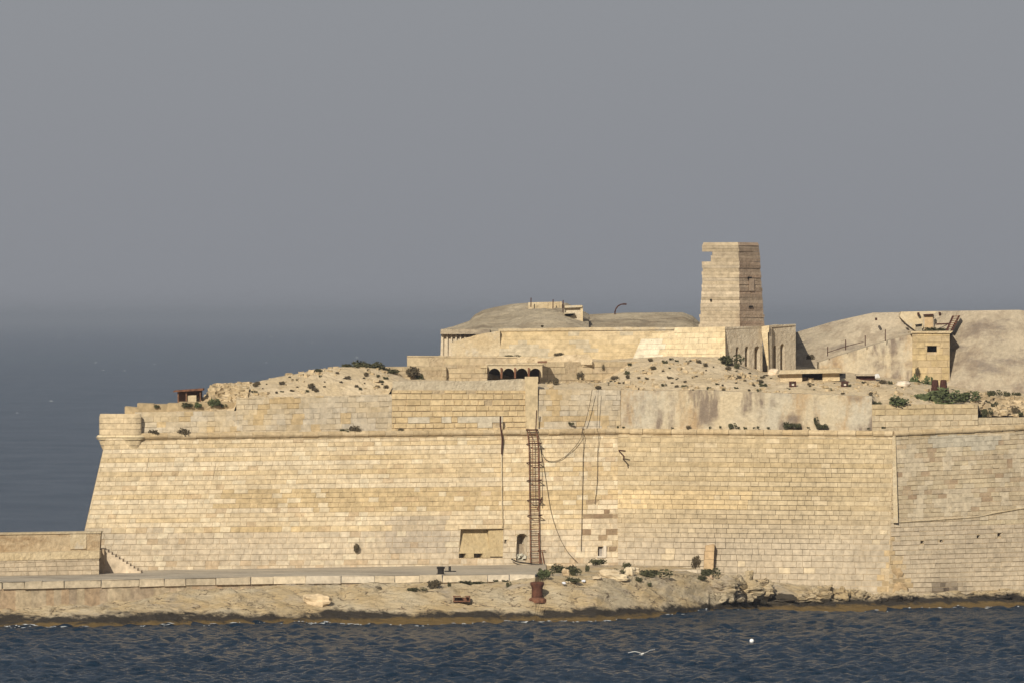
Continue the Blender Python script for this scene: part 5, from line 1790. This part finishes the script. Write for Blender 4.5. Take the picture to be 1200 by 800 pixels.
shrub(P(1094, 388.5, 667.5), 34 * 0.076, 4 * 0.076, 'g', 'green plants along the bunker balcony', 'shrubs on the fort top')
shrub(P(636, 384, 665), 5 * 0.076, 2.5 * 0.076, 'd', 'small tuft on the long plastered wall top', 'shrubs on the fort top')
shrub(P(655, 417.5, 646), 12 * 0.076, 4 * 0.076, 'd', 'dry weeds on the rock lip right of the arcade', 'shrubs on the fort top')
shrub(P(600, 418.3, 642.8), 18 * 0.076, 2.4 * 0.076, 'g', 'green weeds on the ledge above the arcade', 'shrubs on the fort top')
rs = random.Random(77)
for i in range(170):
    a = rs.random()
    if a < 0.25:
        px, oo = rs.uniform(290, 455), rs.uniform(2, 6.5)
        lab = 'small dark tuft %s on the %s of the stony left bank' % ('low' if oo < 4 else 'high', 'shack end' if px < 345 else 'middle' if px < 400 else 'cement cap end'); gp = 'tufts on the left bank'
    elif a < 0.72:
        px, oo = rs.uniform(690, 900), rs.uniform(1.6, 13)
        lab = 'small dark tuft %s on the rubble slope, %s' % ('close above the parapet' if oo < 4.5 else 'halfway up' if oo < 9 else 'high', 'below the plain terrace wall' if px < 745 else 'below the bright casemate front' if px < 850 else 'below the tall arches'); gp = 'tufts on the slope below the tower'
    elif a < 0.92:
        px, oo = rs.uniform(900, 1065), rs.uniform(1.6, 11)
        lab = 'small dark tuft %s below the %s' % ('low on the slope' if oo < 5 else 'high on the slope', 'long slab shelter' if px < 995 else 'bunker front wall'); gp = 'tufts on the slope below the bunker'
    else:
        px, oo = rs.uniform(1146, 1200), rs.uniform(1.6, 8)
        lab = 'small dark tuft %s on the broken rubble at the right edge' % ('low' if oo < 4 else 'high'); gp = 'tufts on the right rubble'
    s_ = rs.choice([0.14, 0.18, 0.22, 0.28, 0.36, 0.5])
    shrub(terr(px, oo), s_ * rs.uniform(0.9, 1.5), s_ * 0.6, rs.choice('ddg'), lab, gp, 'tuft', 'weed_tuft')
# on the quay and the shore
QG = [(660, 671, 30, 11, 'g', 'widest dark green shrub on the shore beside the quay'), (674, 674, 14, 7, 'g', 'dark shrub right of the widest shrub on the shore'), (688, 670, 7, 8, 'g', 'small upright shrub on the shore before the damaged patch'), (703, 660.5, 23, 7, 'g', 'low green shrub at the wall foot under the small window'),
      (636, 679, 16, 9, 'b', 'green shrub directly behind the big rusty bollard'), (642, 676, 14, 8, 'g', 'green shrub at the end of the quay coping'), (670, 685, 22, 6, 'g', 'low shrub with litter right of the big bollard'), (736, 667, 12, 9, 'g', 'dark shrub behind the squarish stone block'), (725, 674, 15, 8, 'g', 'dark shrub left of the squarish stone block'), (768, 676, 38, 9, 'g', 'long low green shrub on the shore before the grey wall'), (748, 681, 10, 5, 'g', 'small shrub below the squarish stone block'), (762, 687, 6, 6, 'g', 'tiny shrub on bare rock below the long shrub'),
      (816, 665, 12, 14, 'd', 'upright dry shrub left of the stone pillar'), (832, 678, 22, 10, 'g', 'green shrub in front of the stone pillar'), (822, 681, 13, 5, 'g', 'low green shrub left below the pillar'), (633, 669, 6, 3.5, 'd', 'dark tuft on the quay right of the ladder'),
      (509, 691, 18, 10, 'd', 'dry brown shrub on the shore below the black bollard'), (488, 693, 22, 4, 'g', 'low weeds left of the dry brown shrub'), (549, 685, 38, 4, 'g', 'strip of green weeds under the quay coping'), (582, 682, 8, 3, 'g', 'small green tuft right of the weed strip'), (592, 682, 8, 3, 'g', 'small green tuft below the pale coping stones'), (596, 690, 6, 6, 'g', 'tiny tuft on the rock left of the big bollard'), (526, 688, 5, 5, 'g', 'tiny tuft left of the weed strip')]
for (px, py, wp_, hp_, kd, lab) in QG:
    if px in (703, 816):
        p_ = P(px, py, 632.0)
    elif px == 633:
        p_ = G(px, ZQ, 614)
    else:
        p_ = shore_at(px, py)
    shrub(p_ - Vector((0, 0, 0.05)), wp_ * 0.071, hp_ * 0.071, kd, lab, 'shrubs on the shore')

# ------------------------------------------------------------------ foam, gull, float
mb = MB()
rs = random.Random(15)
def foam_patch(x, y, a, b_, n=10, lift=0.05):
    z = float(wave_h(np.array([x]), np.array([y]), np.array([0.33]))[0]) + lift if y < 660 else 0.3
    V = [(x, y, z + 0.06)]
    for k in range(n):
        t = 2 * math.pi * k / n
        r = rs.uniform(0.5, 1.1)
        V.append((x + a * r * math.cos(t), y + b_ * r * math.sin(t), z + rs.uniform(-0.02, 0.05)))
    mb.add(V, [(0, 1 + k, 1 + (k + 1) % n) for k in range(n)])
def water_at(px, py):
    D = EYE * F / (py - HZ)
    return (px - 600) / F * D, D
for (px, py) in ((146, 434.5), (181, 426.5), (121, 434), (45, 415), (112, 425), (312, 425), (252, 400), (461, 395), (418, 419), (507, 385), (69, 395.5), (20, 484), (366, 402), (245, 445.5), (318, 395), (60, 470)):
    x, y = water_at(px, py)
    s_ = y / F
    hw = s_ * rs.uniform(0.6, 1.5)
    for q_ in range(5):
        xx = x + hw * (q_ - 2) * 0.5 + rs.uniform(-0.2, 0.2) * hw
        hh = min(0.6, s_ * rs.uniform(0.4, 0.8)) * (1.15 - 0.3 * abs(q_ - 2))
        mb.box((xx, y + rs.uniform(-1, 1), 0.1 + hh / 2), hw * 0.55, 1.5, hh, 0, None, hh * 0.15, 0, 0.55)
for i in range(800):
    px = rs.uniform(-20, 1200)
    w_ = 0.10 + 0.35 * n1(px * 0.05, 3.0) if not (355 < px < 440 or 600 < px < 720 or px < 60) else 0.6
    d0 = EYE * F / (interp(WL, px) - HZ)
    if rs.random() > w_ + 0.1:
        continue
    foam_patch((px - 600) / F * d0, d0 - rs.uniform(0.1, 1.6), rs.choice([0.06, 0.08, 0.12, 0.2, 0.35]), rs.uniform(0.08, 0.3), 8, 0.02)
stuff(mb.build('sea_foam', mat_plain('thin_foam', (0.42, 0.44, 0.45), 0.7, 0.2)))
# breaking splash
mb = MB()
d0 = EYE * F / (728 - HZ)
for i in range(260):
    px = rs.gauss(392, 6) if i < 190 else rs.uniform(360, 425)
    h_ = abs(rs.gauss(0, 1)) * 0.28 * math.exp(-((px - 393) / 9) ** 2) + rs.uniform(0, 0.08)
    c_ = G(px, 0.15 + h_, d0 - rs.uniform(0.6, 1.2))
    mb.box(c_, rs.uniform(.03, .12), .05, rs.uniform(.03, .09), rs.random() * 3, None, 0.02)
stuff(mb.build('wave_splash', M['foam']))

gl = P(752.5, 766, 348)
mb = MB()
WHT, LGR, BLK = (0.80, 0.79, 0.75), (0.55, 0.56, 0.58), (0.05, 0.05, 0.05)
n_ = 10
rings = []
for (t, r, dz) in ((-0.26, 0.012, 0.02), (-0.2, 0.035, 0.015), (-0.1, 0.06, 0.0), (0.02, 0.072, -0.01), (0.12, 0.06, 0.0), (0.18, 0.042, 0.015), (0.23, 0.042, 0.02), (0.265, 0.025, 0.015), (0.30, 0.008, 0.008)):
    rings.append([(t, r * math.cos(2 * math.pi * k / n_), dz + r * math.sin(2 * math.pi * k / n_)) for k in range(n_)])
V = [v for rg in rings for v in rg]
mb.add(V, [(i * n_ + k, i * n_ + (k + 1) % n_, (i + 1) * n_ + (k + 1) % n_, (i + 1) * n_ + k) for i in range(len(rings) - 1) for k in range(n_)], WHT)
mb.add([(-0.22, -0.02, 0.03), (-0.22, 0.02, 0.03), (-0.38, 0.07, 0.02), (-0.38, -0.07, 0.02), (-0.22, -0.02, 0.015), (-0.22, 0.02, 0.015), (-0.38, 0.07, 0.012), (-0.38, -0.07, 0.012)], [(0, 1, 2, 3), (7, 6, 5, 4), (2, 6, 7, 3), (1, 5, 6, 2), (0, 3, 7, 4)], WHT)
for s_ in (-1, 1):
    span = [(0.03, 0.03, 0.17, 0.02), (0.2, 0.10, 0.16, 0.05), (0.38, 0.145, 0.14, 0.04), (0.55, 0.14, 0.09, -0.02), (0.68, 0.12, 0.02, -0.08)]
    if s_ < 0:
        span = [(a, b_ * 0.9 - 0.10 * max(0, a - 0.4), c_, d_) for a, b_, c_, d_ in span]
    else:
        span = [(a, b_ + 0.22 * max(0, a - 0.2), c_, d_) for a, b_, c_, d_ in span]
    V = []
    for (y_, z_, ch, xo) in span:
        V += [(xo + ch * 0.5, s_ * y_, z_ + 0.012), (xo - ch * 0.7, s_ * y_, z_), (xo + ch * 0.4, s_ * y_, z_ - 0.012)]
    for i in range(4):
        a = i * 3
        mb.add([V[a], V[a + 1], V[a + 2], V[a + 3], V[a + 4], V[a + 5]], [(0, 1, 4, 3), (1, 2, 5, 4), (2, 0, 3, 5)], WHT if i < 3 else LGR)
gull = mb.build('seagull', M['feather'])
gull.location = gl
gull.rotation_euler = (0, math.radians(-6), math.radians(-75))
gull.scale = (0.95, 0.95, 0.95)
tag(gull, 'white seagull gliding low over the dark water with wings spread', 'seagull')
x, y = water_at(881, 754)
mb = MB(); zf = float(wave_h(np.array([x]), np.array([y]), np.array([0.33]))[0])
mb.lathe((x, y, zf - 0.05), [(0.02, 0), (0.13, 0.06), (0.17, 0.16), (0.13, 0.27), (0.03, 0.32)], 12)
tag(mb.build('float', mat_plain('float_white', (0.8, 0.8, 0.78)), None, True), 'small white float on the dark water at lower right', 'float')

# ------------------------------------------------------------------ haze
m = bpy.data.materials.new('haze_air')
m.use_nodes = True
nt = m.node_tree; nt.nodes.clear()
out = nt.nodes.new('ShaderNodeOutputMaterial')
pv = nt.nodes.new('ShaderNodeVolumePrincipled')
pv.inputs['Color'].default_value = (0.84, 0.90, 0.98, 1)
pv.inputs['Density'].default_value = 0.000105
pv.inputs['Anisotropy'].default_value = 0.5
nt.links.new(pv.outputs[0], out.inputs['Volume'])
mb = MB()
mb.box((0, 0, 16.0), 130000, 130000, 37.0)
stuff(mb.build('haze', m))
